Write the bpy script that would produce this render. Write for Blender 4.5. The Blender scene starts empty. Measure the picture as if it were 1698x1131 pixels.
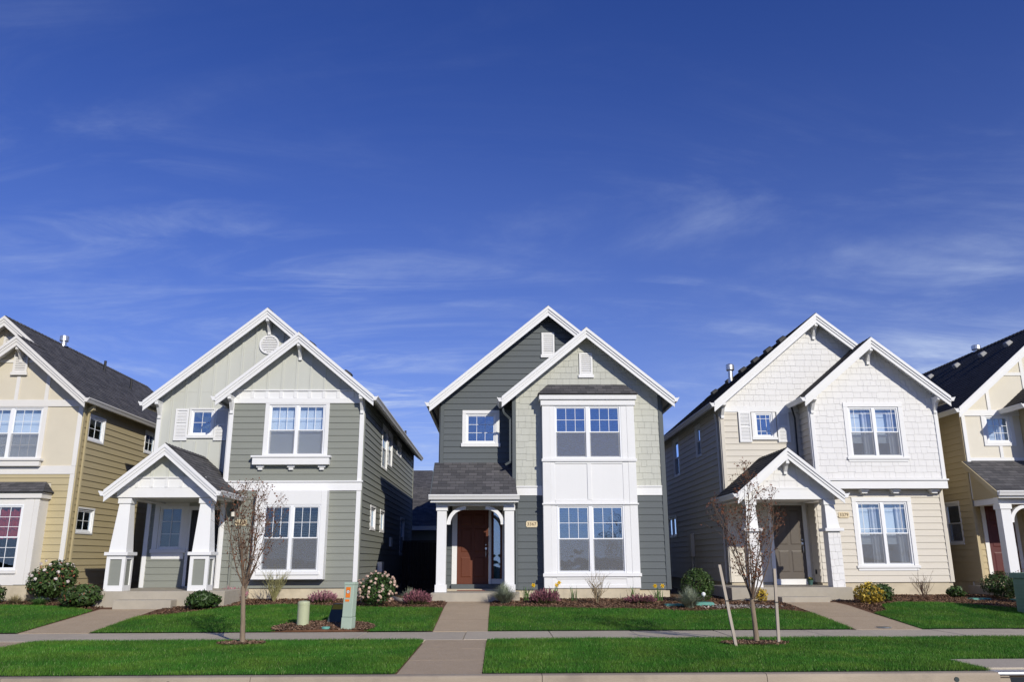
import bpy, math, random
import numpy as np
from mathutils import Vector, Matrix

random.seed(11)
rng = np.random.default_rng(11)
R = math.radians
sc = bpy.context.scene
col = sc.collection

# ------------------------------------------------------------------ camera
camd = bpy.data.cameras.new('camera')
camd.sensor_fit = 'HORIZONTAL'; camd.sensor_width = 36.0; camd.lens = 28.83
camd.clip_start = 0.1; camd.clip_end = 3000
cam = bpy.data.objects.new('camera', camd); col.objects.link(cam)
cam.matrix_world = (Matrix.Translation((0, 0, 1.35)) @ Matrix.Rotation(R(-1.0), 4, 'Z')
                    @ Matrix.Rotation(R(90 + 15.0), 4, 'X') @ Matrix.Rotation(R(-0.2), 4, 'Z'))
sc.camera = cam

# ------------------------------------------------------------------ light
SUN_EL, SUN_AZ = 26.0, 180 - 27.0            # azimuth clockwise from +Y (the viewing direction)
sc.view_settings.view_transform = 'Standard'
sc.view_settings.look = 'None'
sc.view_settings.gamma = 1.0
sc.view_settings.exposure = 0.0
sc.view_settings.use_curve_mapping = False
world = bpy.data.worlds.new('World'); sc.world = world; world.use_nodes = True

def build_sky():
    nt = world.node_tree; N = nt.nodes; L = nt.links
    for n in list(N): N.remove(n)
    out = N.new('ShaderNodeOutputWorld'); bg = N.new('ShaderNodeBackground')
    bg.inputs['Strength'].default_value = 0.088
    L.new(bg.outputs[0], out.inputs[0])
    sky = N.new('ShaderNodeTexSky'); sky.sky_type = 'NISHITA'; sky.sun_disc = False
    sky.sun_elevation = R(SUN_EL); sky.sun_rotation = R(SUN_AZ)
    sky.altitude = 0; sky.air_density = 1.0; sky.dust_density = 0.15; sky.ozone_density = 10.0
    hs = N.new('ShaderNodeMixRGB'); hs.blend_type = 'MULTIPLY'; hs.inputs[0].default_value = 1.0
    hs.inputs[2].default_value = (.60, .71, 1.24, 1)      # deep blue as through a polarising filter
    L.new(sky.outputs[0], hs.inputs[1])
    # high thin cirrus: noise on a flat layer far above (direction / height)
    tc = N.new('ShaderNodeTexCoord'); sep = N.new('ShaderNodeSeparateXYZ')
    L.new(tc.outputs['Generated'], sep.inputs[0])
    def math_(op, a, b=None, c=None):
        m = N.new('ShaderNodeMath'); m.operation = op
        for i, v in enumerate((a, b, c)):
            if v is None: continue
            if isinstance(v, (int, float)): m.inputs[i].default_value = v
            else: L.new(v, m.inputs[i])
        return m.outputs[0]
    zz = math_('ADD', math_('MAXIMUM', sep.outputs[2], 0.0), 0.10)
    cx = math_('DIVIDE', sep.outputs[0], zz); cy = math_('DIVIDE', sep.outputs[1], zz)
    cmb = N.new('ShaderNodeCombineXYZ'); L.new(cx, cmb.inputs[0]); L.new(cy, cmb.inputs[1])
    def layer(rot, sx, sy, scale, seed, lo, hi, dist):
        mp = N.new('ShaderNodeMapping'); mp.inputs['Rotation'].default_value = (0, 0, R(rot))
        mp.inputs['Scale'].default_value = (sx, sy, 1); mp.inputs['Location'].default_value = seed
        L.new(cmb.outputs[0], mp.inputs[0])
        nz = N.new('ShaderNodeTexNoise'); nz.inputs['Scale'].default_value = scale
        nz.inputs['Detail'].default_value = 9; nz.inputs['Roughness'].default_value = .62
        nz.inputs['Distortion'].default_value = dist
        L.new(mp.outputs[0], nz.inputs['Vector'])
        mr = N.new('ShaderNodeMapRange'); mr.interpolation_type = 'SMOOTHSTEP'
        mr.inputs[1].default_value = lo; mr.inputs[2].default_value = hi
        L.new(nz.outputs[0], mr.inputs[0]); return mr.outputs[0]
    wisps = layer(62, .6, 1.25, 1.3, (1.92, -6.17, 7.6), .43, .86, 1.5)
    streaks = layer(-46, .5, 1.5, 1.9, (-8.46, 0.41, 3.09), .44, .86, 1.3)
    patches = layer(10, .6, .8, .62, (-3.38, 18.95, 0.93), .42, .70, .3)
    patches2 = layer(40, .7, .7, .80, (-2.21, -11.01, 3.15), .44, .70, .3)
    veil = layer(-20, .5, 1.0, .8, (19.95, -6.83, 5.47), .42, .95, .5)
    low = math_('EXPONENT', math_('MULTIPLY', math_('MAXIMUM', sep.outputs[2], 0.0), -6.0))
    a = math_('ADD', math_('MULTIPLY', wisps, patches), math_('MULTIPLY', math_('MULTIPLY', streaks, patches2), 1.0))
    a = math_('MULTIPLY', a, math_('ADD', math_('MULTIPLY', low, 7.2), .18))
    a = math_('ADD', math_('MULTIPLY', a, .42), math_('MULTIPLY', veil, .03))
    # haze: the same thin cloud seen ever more edge-on towards the horizon
    a = math_('ADD', a, math_('MULTIPLY', math_('EXPONENT', math_('MULTIPLY', math_('MAXIMUM', sep.outputs[2], 0.0), -7.0)), .95))
    a = math_('MINIMUM', a, .9)
    mix = N.new('ShaderNodeMixRGB'); L.new(a, mix.inputs[0]); L.new(hs.outputs[0], mix.inputs[1])
    mix.inputs[2].default_value = (6.6, 7.8, 10.2, 1)
    L.new(mix.outputs[0], bg.inputs[0])
build_sky()

sund = bpy.data.lights.new('sun', 'SUN'); sund.energy = 3.95; sund.angle = R(0.53); sund.color = (1, .945, .83)
sun = bpy.data.objects.new('sun', sund); col.objects.link(sun)
_d = Vector((math.sin(R(SUN_AZ)) * math.cos(R(SUN_EL)), math.cos(R(SUN_AZ)) * math.cos(R(SUN_EL)), math.sin(R(SUN_EL))))
sun.rotation_euler = _d.to_track_quat('Z', 'Y').to_euler()
sun.location = (20, -30, 30)

# ------------------------------------------------------------------ materials
MATS = {}
def mat(name, c, rough=.6, var=.06, scale=3.0, bump=0.0, bscale=60.0, rnd=.05, spec=.3, metal=0.0,
        stretch=(1, 1, 1), speck=None, speck_scale=200, stain=None, isl=0.0, trans=0.0, coords='Object'):
    m = bpy.data.materials.new(name); m.use_nodes = True; MATS[name] = m
    nt = m.node_tree; N = nt.nodes; L = nt.links
    b = N['Principled BSDF']; b.inputs['Roughness'].default_value = rough
    b.inputs['Specular IOR Level'].default_value = spec; b.inputs['Metallic'].default_value = metal
    tc = N.new('ShaderNodeTexCoord'); mp = N.new('ShaderNodeMapping'); mp.inputs['Scale'].default_value = stretch
    L.new(tc.outputs[coords], mp.inputs[0])
    nz = N.new('ShaderNodeTexNoise'); nz.inputs['Scale'].default_value = scale; nz.inputs['Detail'].default_value = 6
    nz.inputs['Roughness'].default_value = .6
    L.new(mp.outputs[0], nz.inputs['Vector'])
    rp = N.new('ShaderNodeMapRange'); rp.inputs[1].default_value = .25; rp.inputs[2].default_value = .75
    rp.inputs[3].default_value = 1 - var; rp.inputs[4].default_value = 1 + var
    L.new(nz.outputs[0], rp.inputs[0])
    val = rp.outputs[0]
    def mul(a, b_):
        k = N.new('ShaderNodeMath'); k.operation = 'MULTIPLY'; L.new(a, k.inputs[0]); L.new(b_, k.inputs[1]); return k.outputs[0]
    def spread(src, amt):
        q = N.new('ShaderNodeMapRange'); q.inputs[3].default_value = 1 - amt; q.inputs[4].default_value = 1 + amt
        L.new(src, q.inputs[0]); return q.outputs[0]
    if rnd:
        oi = N.new('ShaderNodeObjectInfo'); val = mul(val, spread(oi.outputs['Random'], rnd))
    if isl:
        ge = N.new('ShaderNodeNewGeometry'); val = mul(val, spread(ge.outputs['Random Per Island'], isl))
    vm = N.new('ShaderNodeVectorMath'); vm.operation = 'SCALE'; vm.inputs[0].default_value = c[:3]
    L.new(val, vm.inputs['Scale'])
    color = vm.outputs[0]
    if speck:
        vo = N.new('ShaderNodeTexVoronoi'); vo.inputs['Scale'].default_value = speck_scale
        L.new(tc.outputs[coords], vo.inputs['Vector'])
        mx = N.new('ShaderNodeMixRGB'); mx.blend_type = 'MIX'
        sp = N.new('ShaderNodeSeparateColor'); L.new(vo.outputs['Color'], sp.inputs[0])
        q = N.new('ShaderNodeMapRange'); q.inputs[1].default_value = .45; q.inputs[2].default_value = .9; q.inputs[4].default_value = .75
        L.new(sp.outputs[0], q.inputs[0]); L.new(q.outputs[0], mx.inputs[0])
        L.new(color, mx.inputs[1]); mx.inputs[2].default_value = (*speck, 1); color = mx.outputs[0]
    if stain:
        sc_, col_, lo, hi = stain
        n2 = N.new('ShaderNodeTexNoise'); n2.inputs['Scale'].default_value = sc_; n2.inputs['Detail'].default_value = 8
        n2.inputs['Roughness'].default_value = .7; L.new(tc.outputs[coords], n2.inputs['Vector'])
        q = N.new('ShaderNodeMapRange'); q.inputs[1].default_value = lo; q.inputs[2].default_value = hi; q.inputs[4].default_value = .6
        L.new(n2.outputs[0], q.inputs[0])
        mx = N.new('ShaderNodeMixRGB'); L.new(q.outputs[0], mx.inputs[0]); L.new(color, mx.inputs[1]); mx.inputs[2].default_value = (*col_, 1)
        color = mx.outputs[0]
    L.new(color, b.inputs['Base Color'])
    if bump:
        nb = N.new('ShaderNodeTexNoise'); nb.inputs['Scale'].default_value = bscale; nb.inputs['Detail'].default_value = 4
        L.new(mp.outputs[0], nb.inputs['Vector'])
        bp = N.new('ShaderNodeBump'); bp.inputs['Strength'].default_value = bump; bp.inputs['Distance'].default_value = .01
        L.new(nb.outputs[0], bp.inputs['Height']); L.new(bp.outputs[0], b.inputs['Normal'])
    if trans:
        tr = N.new('ShaderNodeBsdfTranslucent'); L.new(color, tr.inputs[0])
        ms = N.new('ShaderNodeMixShader'); ms.inputs[0].default_value = trans
        L.new(b.outputs[0], ms.inputs[1]); L.new(tr.outputs[0], ms.inputs[2])
        L.new(ms.outputs[0], N['Material Output'].inputs[0])
    return m

GR = (1, 1, 12)
mat('white', (.765, .765, .755), .5, .03, 1.5, .08, 30, .02, stretch=(1, 1, .3), stain=(1.1, (.68, .66, .62), .58, .8))
mat('vinyl', (.82, .83, .84), .35, .02, 2, 0, rnd=.01)
mat('a_siding', (.236, .247, .216), .62, .04, 2.5, .15, 25, .018, stretch=GR)
mat('a_panel', (.53, .54, .49), .65, .04, 2.0, .2, 40, .03, stretch=(1, 1, .25))
mat('b_siding', (.098, .112, .118), .6, .04, 2.5, .15, 25, .02, stretch=GR)
mat('b_shingle', (.49, .495, .437), .7, .04, 3, .15, 30, .03, stretch=(6, 6, .6))
mat('c_siding', (.635, .59, .505), .62, .03, 2.5, .12, 25, .012, stretch=GR)
mat('c_shingle', (.745, .735, .715), .7, .03, 3, .10, 30, .015, stretch=(6, 6, .6))
mat('h1_siding', (.45, .38, .225), .62, .04, 2.5, .15, 25, .02, stretch=GR)
mat('h1_stucco', (.625, .57, .45), .85, .04, 2, .5, 90, .02)
mat('h1_trim', (.72, .70, .66), .5, .03, 2, .05, 40, .02)
mat('h5_siding', (.47, .39, .24), .62, .04, 2.5, .15, 25, .02, stretch=GR)
mat('h5_stucco', (.72, .675, .57), .85, .04, 2, .5, 90, .02)
mat('door_red', (.125, .036, .017), .55, .08, 3, .15, 12, 0, stretch=(8, 8, .6))
mat('door_dark', (.022, .02, .02), .4, .08, 3, .1, 12, 0)
mat('door_taupe', (.115, .098, .082), .42, .06, 3, .1, 12, 0)
mat('door_wine', (.10, .028, .027), .42, .06, 3, .1, 12, 0)
mat('steel', (.55, .55, .56), .25, .05, 4, 0, metal=1.0)
mat('galv', (.62, .63, .64), .38, .15, 8, 0, metal=.9)
mat('vent_grey', (.34, .34, .34), .6, .1, 5, 0)
mat('dark_metal', (.03, .03, .032), .5, .1, 5, 0)
mat('foundation', (.56, .49, .36), .85, .12, 2.0, .5, 60, .02, stain=(1.6, (.30, .26, .19), .5, .78))
mat('porch_concrete', (.40, .36, .29), .85, .1, 2.5, .4, 70, .04, stain=(2.4, (.27, .25, .22), .5, .8))
mat('sidewalk', (.50, .435, .335), .85, .08, 1.6, .35, 90, .06, speck=(.36, .31, .24), speck_scale=160, stain=(.9, (.35, .30, .23), .48, .8))
mat('kerb', (.36, .30, .225), .85, .16, 2.2, .5, 50, .06, stretch=(.35, 1, 2), stain=(1.7, (.22, .18, .14), .50, .70))
mat('aggregate', (.43, .325, .21), .9, .1, 2.0, .9, 130, .05, speck=(.50, .41, .30), speck_scale=75)
mat('asphalt', (.055, .055, .057), .9, .15, 2, .8, 120, 0, speck=(.10, .10, .10), speck_scale=120)
mat('soil', (.13, .085, .05), .95, .25, 1.2, .8, 30, 0)
mat('mulch', (.135, .065, .034), .95, .3, 6, 1.0, 40, 0)
mat('mulch_chip', (.165, .095, .056), .9, .2, 9, 0, rnd=0, isl=.6)
mat('bark_chip', (.20, .125, .08), .9, .2, 9, 0, rnd=0, isl=.6)
mat('turf', (.035, .08, .016), .95, .2, 1.5, .5, 50, 0)
mat('gravel', (.34, .30, .26), .9, .2, 9, 0, rnd=0, isl=.4)
mat('fence', (.06, .045, .035), .85, .15, 4, .4, 20, .15, stretch=(8, 8, .5))
mat('plaque', (.68, .57, .38), .6, .06, 10, .1, 60, 0)
mat('plaque_ink', (.10, .06, .035), .6, 0, 5, 0)
mat('ped_green', (.38, .47, .38), .45, .05, 3, .05, 30, 0, stain=(4, (.30, .36, .29), .55, .85))
mat('ped_pale', (.43, .46, .29), .5, .05, 3, .05, 30, 0)
mat('ped_dark', (.035, .05, .05), .55, .1, 4, 0)
mat('lid_green', (.12, .33, .27), .6, .08, 6, .1, 40, 0)
mat('box_green', (.17, .30, .22), .55, .06, 3, 0)
mat('orange', (.78, .20, .02), .5, .04, 10, 0)
mat('yellow_tape', (.42, .27, .02), .5, .05, 10, 0)
mat('sticker_white', (.85, .85, .82), .5, .02, 10, 0)
mat('stake_wood', (.44, .38, .31), .85, .15, 4, .4, 15, .05, stretch=(6, 6, .6))
mat('bark', (.23, .175, .12), .85, .2, 14, .6, 40, .05, stretch=(2, 2, .5))
mat('twig', (.155, .105, .072), .85, .2, 10, 0, rnd=.05)
mat('twig_grey', (.26, .20, .12), .85, .2, 10, 0, rnd=.05)
mat('twig_olive', (.25, .235, .10), .85, .2, 10, 0, rnd=.05)
mat('leaf_brown', (.20, .075, .038), .7, .15, 20, 0, rnd=0, isl=.55, trans=.3)
mat('leaf_rhodo', (.055, .095, .026), .4, .15, 20, 0, rnd=0, isl=.5, trans=.15)
mat('leaf_dark', (.045, .085, .022), .4, .15, 20, 0, rnd=0, isl=.55, trans=.15)
mat('leaf_box', (.05, .095, .02), .45, .15, 20, 0, rnd=0, isl=.5, trans=.2)
mat('leaf_olive', (.075, .105, .03), .5, .15, 20, 0, rnd=0, isl=.5, trans=.2)
mat('leaf_tip', (.26, .09, .05), .5, .1, 20, 0, rnd=0, isl=.4, trans=.2)
mat('leaf_gold', (.50, .36, .05), .5, .1, 20, 0, rnd=0, isl=.4, trans=.25)
mat('flower_white', (.82, .74, .70), .6, .04, 20, 0, rnd=0, isl=.12, trans=.3)
mat('flower_blush', (.74, .55, .44), .6, .06, 20, 0, rnd=0, isl=.25, trans=.3)
mat('heather_pink', (.235, .095, .115), .6, .1, 20, 0, rnd=0, isl=.75, trans=.25)
mat('heather_rose', (.38, .18, .21), .6, .1, 20, 0, rnd=0, isl=.7, trans=.25)
mat('heather_green', (.08, .075, .03), .6, .1, 20, 0, rnd=0, isl=.4, trans=.2)
mat('fescue', (.31, .345, .245), .55, .1, 20, 0, rnd=0, isl=.4, trans=.25)
mat('fescue_tan', (.40, .34, .19), .6, .1, 20, 0, rnd=0, isl=.4, trans=.25)
mat('daff_leaf', (.10, .20, .05), .5, .1, 20, 0, rnd=0, isl=.35, trans=.25)
mat('daff_yellow', (.85, .58, .01), .5, .05, 20, 0, rnd=0, isl=.1, trans=.3)
mat('blind', (.52, .53, .54), .5, .02, 4, 0, rnd=.03)
mat('shade', (.70, .76, .84), .7, .04, 2, 0, rnd=.03)
mat('drape', (.66, .67, .72), .8, .05, 4, 0, rnd=.03)
mat('red_curtain', (.36, .02, .012), .75, .2, 6, 0)
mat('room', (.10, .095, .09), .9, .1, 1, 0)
mat('mat_red', (.22, .06, .045), .9, .2, 30, .3, 200, 0)
mat('terracotta', (.05, .11, .10), .6, .1, 8, 0)
mat('vent_brown', (.075, .06, .052), .6, .1, 6, 0)
mat('lamp_glass', (.75, .72, .65), .3, .02, 6, 0)

def grass_mat():
    m = mat('grass', (.078, .200, .022), .55, .30, .6, 0, rnd=0, isl=.6, trans=.3, spec=.2)
    nt = m.node_tree; N = nt.nodes; L = nt.links
    vm = [n for n in N if n.type == 'VECT_MATH'][0]; tc = [n for n in N if n.type == 'TEX_COORD'][0]
    nz = N.new('ShaderNodeTexNoise'); nz.inputs['Scale'].default_value = 1.1; nz.inputs['Detail'].default_value = 5; nz.inputs['Roughness'].default_value = .65
    L.new(tc.outputs['Object'], nz.inputs['Vector'])
    q = N.new('ShaderNodeMapRange'); q.inputs[1].default_value = .42; q.inputs[2].default_value = .68; L.new(nz.outputs[0], q.inputs[0])
    m1 = N.new('ShaderNodeMixRGB'); m1.inputs[1].default_value = (.056, .188, .021, 1); m1.inputs[2].default_value = (.125, .240, .030, 1); L.new(q.outputs[0], m1.inputs[0])
    ge = N.new('ShaderNodeNewGeometry'); g2 = N.new('ShaderNodeMath'); g2.operation = 'GREATER_THAN'; g2.inputs[1].default_value = .98; L.new(ge.outputs['Random Per Island'], g2.inputs[0])
    m2 = N.new('ShaderNodeMixRGB'); L.new(g2.outputs[0], m2.inputs[0]); L.new(m1.outputs[0], m2.inputs[1]); m2.inputs[2].default_value = (.26, .33, .13, 1)
    L.new(m2.outputs[0], vm.inputs[0])
    return m
grass_mat()

def glass_mat(name, tint, refl):
    m = bpy.data.materials.new(name); m.use_nodes = True; MATS[name] = m
    nt = m.node_tree; N = nt.nodes; L = nt.links
    for n in list(N): N.remove(n)
    out = N.new('ShaderNodeOutputMaterial'); gl = N.new('ShaderNodeBsdfGlossy'); tr = N.new('ShaderNodeBsdfTransparent')
    gl.inputs['Roughness'].default_value = .015; gl.inputs['Color'].default_value = (.66, .82, 1, 1)
    tr.inputs[0].default_value = (*tint, 1)
    fr = N.new('ShaderNodeFresnel'); fr.inputs[0].default_value = 1.5
    ad = N.new('ShaderNodeMath'); ad.operation = 'ADD'; ad.use_clamp = True; ad.inputs[1].default_value = refl
    L.new(fr.outputs[0], ad.inputs[0])
    # each pane sits a touch out of true, so reflections wander a little
    tc = N.new('ShaderNodeTexCoord'); nz = N.new('ShaderNodeTexNoise'); nz.inputs['Scale'].default_value = 1.6
    L.new(tc.outputs['Object'], nz.inputs['Vector'])
    bp = N.new('ShaderNodeBump'); bp.inputs['Strength'].default_value = .12; bp.inputs['Distance'].default_value = .05
    L.new(nz.outputs[0], bp.inputs['Height']); L.new(bp.outputs[0], gl.inputs['Normal'])
    mx = N.new('ShaderNodeMixShader'); L.new(ad.outputs[0], mx.inputs[0]); L.new(tr.outputs[0], mx.inputs[1]); L.new(gl.outputs[0], mx.inputs[2])
    L.new(mx.outputs[0], out.inputs[0])
glass_mat('glass', (.78, .83, .86), .24)
glass_mat('glass_low', (.86, .89, .90), .045)
glass_mat('glass_clear', (.95, .97, .98), .07)

def screen_mat():
    m = bpy.data.materials.new('insect_screen'); m.use_nodes = True; MATS['insect_screen'] = m
    nt = m.node_tree; N = nt.nodes; L = nt.links; b = N['Principled BSDF']
    b.inputs['Base Color'].default_value = (.24, .245, .26, 1); b.inputs['Roughness'].default_value = .7
    tr = N.new('ShaderNodeBsdfTransparent'); mx = N.new('ShaderNodeMixShader'); mx.inputs[0].default_value = .30
    L.new(tr.outputs[0], mx.inputs[1]); L.new(b.outputs[0], mx.inputs[2]); L.new(mx.outputs[0], N['Material Output'].inputs[0])
screen_mat()

def roof_mat(name, c1, c2, c3):
    m = bpy.data.materials.new(name); m.use_nodes = True; MATS[name] = m
    nt = m.node_tree; N = nt.nodes; L = nt.links; b = N['Principled BSDF']
    b.inputs['Roughness'].default_value = .88; b.inputs['Specular IOR Level'].default_value = .25
    uv = N.new('ShaderNodeUVMap'); uv.uv_map = 'UVMap'
    br = N.new('ShaderNodeTexBrick'); br.offset = .37; br.offset_frequency = 2; br.squash = 1
    br.inputs['Color1'].default_value = (*c1, 1); br.inputs['Color2'].default_value = (*c2, 1); br.inputs['Mortar'].default_value = (c1[0] * .4, c1[1] * .4, c1[2] * .4, 1)
    br.inputs['Scale'].default_value = 1; br.inputs['Mortar Size'].default_value = .006; br.inputs['Bias'].default_value = 0
    br.inputs['Brick Width'].default_value = .24; br.inputs['Row Height'].default_value = .143
    L.new(uv.outputs[0], br.inputs['Vector'])
    n1 = N.new('ShaderNodeTexNoise'); n1.inputs['Scale'].default_value = 1.3; n1.inputs['Detail'].default_value = 5; L.new(uv.outputs[0], n1.inputs['Vector'])
    n2 = N.new('ShaderNodeTexNoise'); n2.inputs['Scale'].default_value = 160; n2.inputs['Detail'].default_value = 2; L.new(uv.outputs[0], n2.inputs['Vector'])
    mx = N.new('ShaderNodeMixRGB'); mx.inputs[0].default_value = .35; L.new(br.outputs[0], mx.inputs[1])
    rp = N.new('ShaderNodeMapRange'); rp.inputs[3].default_value = .55; rp.inputs[4].default_value = 1.45; L.new(n2.outputs[0], rp.inputs[0])
    rp2 = N.new('ShaderNodeMapRange'); rp2.inputs[3].default_value = .75; rp2.inputs[4].default_value = 1.25; L.new(n1.outputs[0], rp2.inputs[0])
    mx.inputs[2].default_value = (*c3, 1)
    mm = N.new('ShaderNodeMath'); mm.operation = 'MULTIPLY'; L.new(rp.outputs[0], mm.inputs[0]); L.new(rp2.outputs[0], mm.inputs[1])
    vs = N.new('ShaderNodeVectorMath'); vs.operation = 'SCALE'; L.new(mx.outputs[0], vs.inputs[0]); L.new(mm.outputs[0], vs.inputs['Scale'])
    L.new(vs.outputs[0], b.inputs['Base Color'])
    bp = N.new('ShaderNodeBump'); bp.inputs['Strength'].default_value = .5; bp.inputs['Distance'].default_value = .006
    L.new(n2.outputs[0], bp.inputs['Height']); L.new(bp.outputs[0], b.inputs['Normal'])
roof_mat('roofing', (.050, .050, .055), (.145, .138, .140), (.092, .090, .092))
roof_mat('roofing_shaded', (.030, .030, .032), (.062, .060, .060), (.045, .043, .043))  # darker roofing copy: shade of slopes facing away from the sun put into colour

# ------------------------------------------------------------------ mesh helpers
OFF = {}
def tag(o, label=None, cat=None, group=None, kind=None):
    if label: o['label'] = label
    if cat: o['category'] = cat
    if group: o['group'] = group
    if kind: o['kind'] = kind
    return o

def empty(name, loc, label, cat, group=None):
    o = bpy.data.objects.new(name, None); col.objects.link(o); o.location = loc; o.empty_display_size = .2
    OFF[o.name] = Vector(loc); return tag(o, label, cat, group)

class MB:
    def __init__(s): s.v = []; s.f = []; s.uv = None; s.mi = None
    def add(s, vs, fs, uvs=None):
        k = len(s.v); s.v += [tuple(p) for p in vs]; s.f += [tuple(i + k for i in f) for f in fs]
        if uvs is not None:
            if s.uv is None: s.uv = {}
            for i, q in enumerate(uvs): s.uv[k + i] = q
        return s
    def hexa(s, p):          # 4 bottom, 4 top
        return s.add(p, [(0, 3, 2, 1), (4, 5, 6, 7), (0, 1, 5, 4), (1, 2, 6, 5), (2, 3, 7, 6), (3, 0, 4, 7)])
    def box(s, x0, x1, y0, y1, z0, z1):
        return s.hexa([(x0, y0, z0), (x1, y0, z0), (x1, y1, z0), (x0, y1, z0), (x0, y0, z1), (x1, y0, z1), (x1, y1, z1), (x0, y1, z1)])
    def prism(s, a, b):      # two matching outlines
        n = len(a)
        return s.add(list(a) + list(b), [tuple(range(n))[::-1], tuple(range(n, 2 * n))] + [(i, (i + 1) % n, n + (i + 1) % n, n + i) for i in range(n)])
    def pbox(s, pl, u0, u1, z0, z1, d0, d1):
        q = [(u0, z0), (u1, z0), (u1, z1), (u0, z1)]
        return s.prism([pl(u, z, d0) for u, z in q], [pl(u, z, d1) for u, z in q])
    def pprism(s, pl, pts, d0, d1):
        return s.prism([pl(u, z, d0) for u, z in pts], [pl(u, z, d1) for u, z in pts])
    def tube(s, pts, rad, n=6, cap=True):
        pts = [Vector(p) for p in pts]; m = len(pts)
        if not hasattr(rad, '__len__'): rad = [rad] * m
        vs = []; ref = Vector((.31, .23, .92)).normalized()
        for i, p in enumerate(pts):
            t = (pts[min(i + 1, m - 1)] - pts[max(i - 1, 0)]).normalized()
            a = t.cross(ref)
            if a.length < .15: a = t.cross(Vector((1, 0, 0)))
            a.normalize(); b = t.cross(a)
            for k in range(n):
                w = 2 * math.pi * k / n
                vs.append(p + (a * math.cos(w) + b * math.sin(w)) * rad[i])
        fs = [(i * n + k, i * n + (k + 1) % n, (i + 1) * n + (k + 1) % n, (i + 1) * n + k) for i in range(m - 1) for k in range(n)]
        if cap: fs += [tuple(range(n))[::-1], tuple(range((m - 1) * n, m * n))]
        return s.add(vs, fs)
    def lathe(s, c, prof, n=20):
        c = Vector(c); vs = []
        for r_, z in prof:
            for k in range(n):
                w = 2 * math.pi * k / n; vs.append((c.x + r_ * math.cos(w), c.y + r_ * math.sin(w), c.z + z))
        m = len(prof)
        fs = [(i * n + k, i * n + (k + 1) % n, (i + 1) * n + (k + 1) % n, (i + 1) * n + k) for i in range(m - 1) for k in range(n)]
        fs += [tuple(range(n))[::-1], tuple(range((m - 1) * n, m * n))]
        return s.add(vs, fs)
    def build(s, name, material, parent=None, smooth=False, origin=None, bevel=0.0):
        if parent is not None: off = OFF[parent.name]
        elif origin is not None: off = Vector(origin)
        else:
            a = np.array(s.v); off = Vector(((a[:, 0].min() + a[:, 0].max()) / 2, (a[:, 1].min() + a[:, 1].max()) / 2, a[:, 2].min()))
        me = bpy.data.meshes.new(name)
        me.from_pydata([(x - off.x, y - off.y, z - off.z) for x, y, z in s.v], [], s.f)
        if s.uv is not None:
            l = me.uv_layers.new(name='UVMap')
            for lp in me.loops:
                l.data[lp.index].uv = s.uv.get(lp.vertex_index, (0, 0))
        me.materials.append(MATS[material])
        if smooth: me.polygons.foreach_set('use_smooth', [True] * len(me.polygons))
        o = bpy.data.objects.new(name, me); col.objects.link(o)
        OFF[o.name] = off.copy()
        if parent is not None: o.parent = parent
        else: o.location = off
        if bevel:
            bv = o.modifiers.new('bevel', 'BEVEL'); bv.width = bevel; bv.segments = 2; bv.limit_method = 'ANGLE'
        return o

def np_mesh(name, co, faces, material, parent=None, origin=(0, 0, 0)):
    """many small faces at once; co (n,3), faces (m,k)"""
    off = OFF[parent.name] if parent is not None else Vector(origin)
    co = np.asarray(co, dtype=np.float32) - np.array(off, dtype=np.float32)
    faces = np.asarray(faces, dtype=np.int32); m, k = faces.shape
    me = bpy.data.meshes.new(name)
    me.vertices.add(len(co)); me.vertices.foreach_set('co', co.ravel())
    me.loops.add(m * k); me.loops.foreach_set('vertex_index', faces.ravel())
    me.polygons.add(m); me.polygons.foreach_set('loop_start', np.arange(0, m * k, k, dtype=np.int32))
    try: me.polygons.foreach_set('loop_total', np.full(m, k, dtype=np.int32))
    except Exception: pass
    me.update(calc_edges=True); me.validate()
    me.materials.append(MATS[material])
    o = bpy.data.objects.new(name, me); col.objects.link(o); OFF[o.name] = Vector(off)
    if parent is not None: o.parent = parent
    else: o.location = off
    return o

def Pl(o, u, n):
    o = Vector(o); u = Vector(u); n = Vector(n); Z = Vector((0, 0, 1))
    return lambda a, z, d=0.0: o + u * a + Z * z + n * d
def front(y): return Pl((0, y, 0), (1, 0, 0), (0, -1, 0))
def right(x): return Pl((x, 0, 0), (0, 1, 0), (1, 0, 0))
def left(x): return Pl((x, 0, 0), (0, 1, 0), (-1, 0, 0))
def back(y): return Pl((0, y, 0), (1, 0, 0), (0, 1, 0))

def clip_poly(pts, poly):
    out = list(pts)
    n = len(poly)
    area = sum(poly[i][0] * poly[(i + 1) % n][1] - poly[(i + 1) % n][0] * poly[i][1] for i in range(n))
    P = poly if area > 0 else poly[::-1]
    for i in range(n):
        a, b = P[i], P[(i + 1) % n]
        if not out: return []
        res = []
        f = lambda p: (b[0] - a[0]) * (p[1] - a[1]) - (b[1] - a[1]) * (p[0] - a[0])
        for j in range(len(out)):
            p, q = out[j], out[(j + 1) % len(out)]; fp, fq = f(p), f(q)
            if fp >= 0: res.append(p)
            if (fp > 0 and fq < 0) or (fp < 0 and fq > 0):
                t = fp / (fp - fq); res.append((p[0] + (q[0] - p[0]) * t, p[1] + (q[1] - p[1]) * t))
        out = res
    cl = []
    for p in out:
        if not cl or abs(p[0] - cl[-1][0]) + abs(p[1] - cl[-1][1]) > 1e-5: cl.append(p)
    if len(cl) > 1 and abs(cl[0][0] - cl[-1][0]) + abs(cl[0][1] - cl[-1][1]) < 1e-5: cl.pop()
    return cl if len(cl) >= 3 else []
def parea(p): return abs(sum(p[i][0] * p[(i + 1) % len(p)][1] - p[(i + 1) % len(p)][0] * p[i][1] for i in range(len(p)))) / 2
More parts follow.
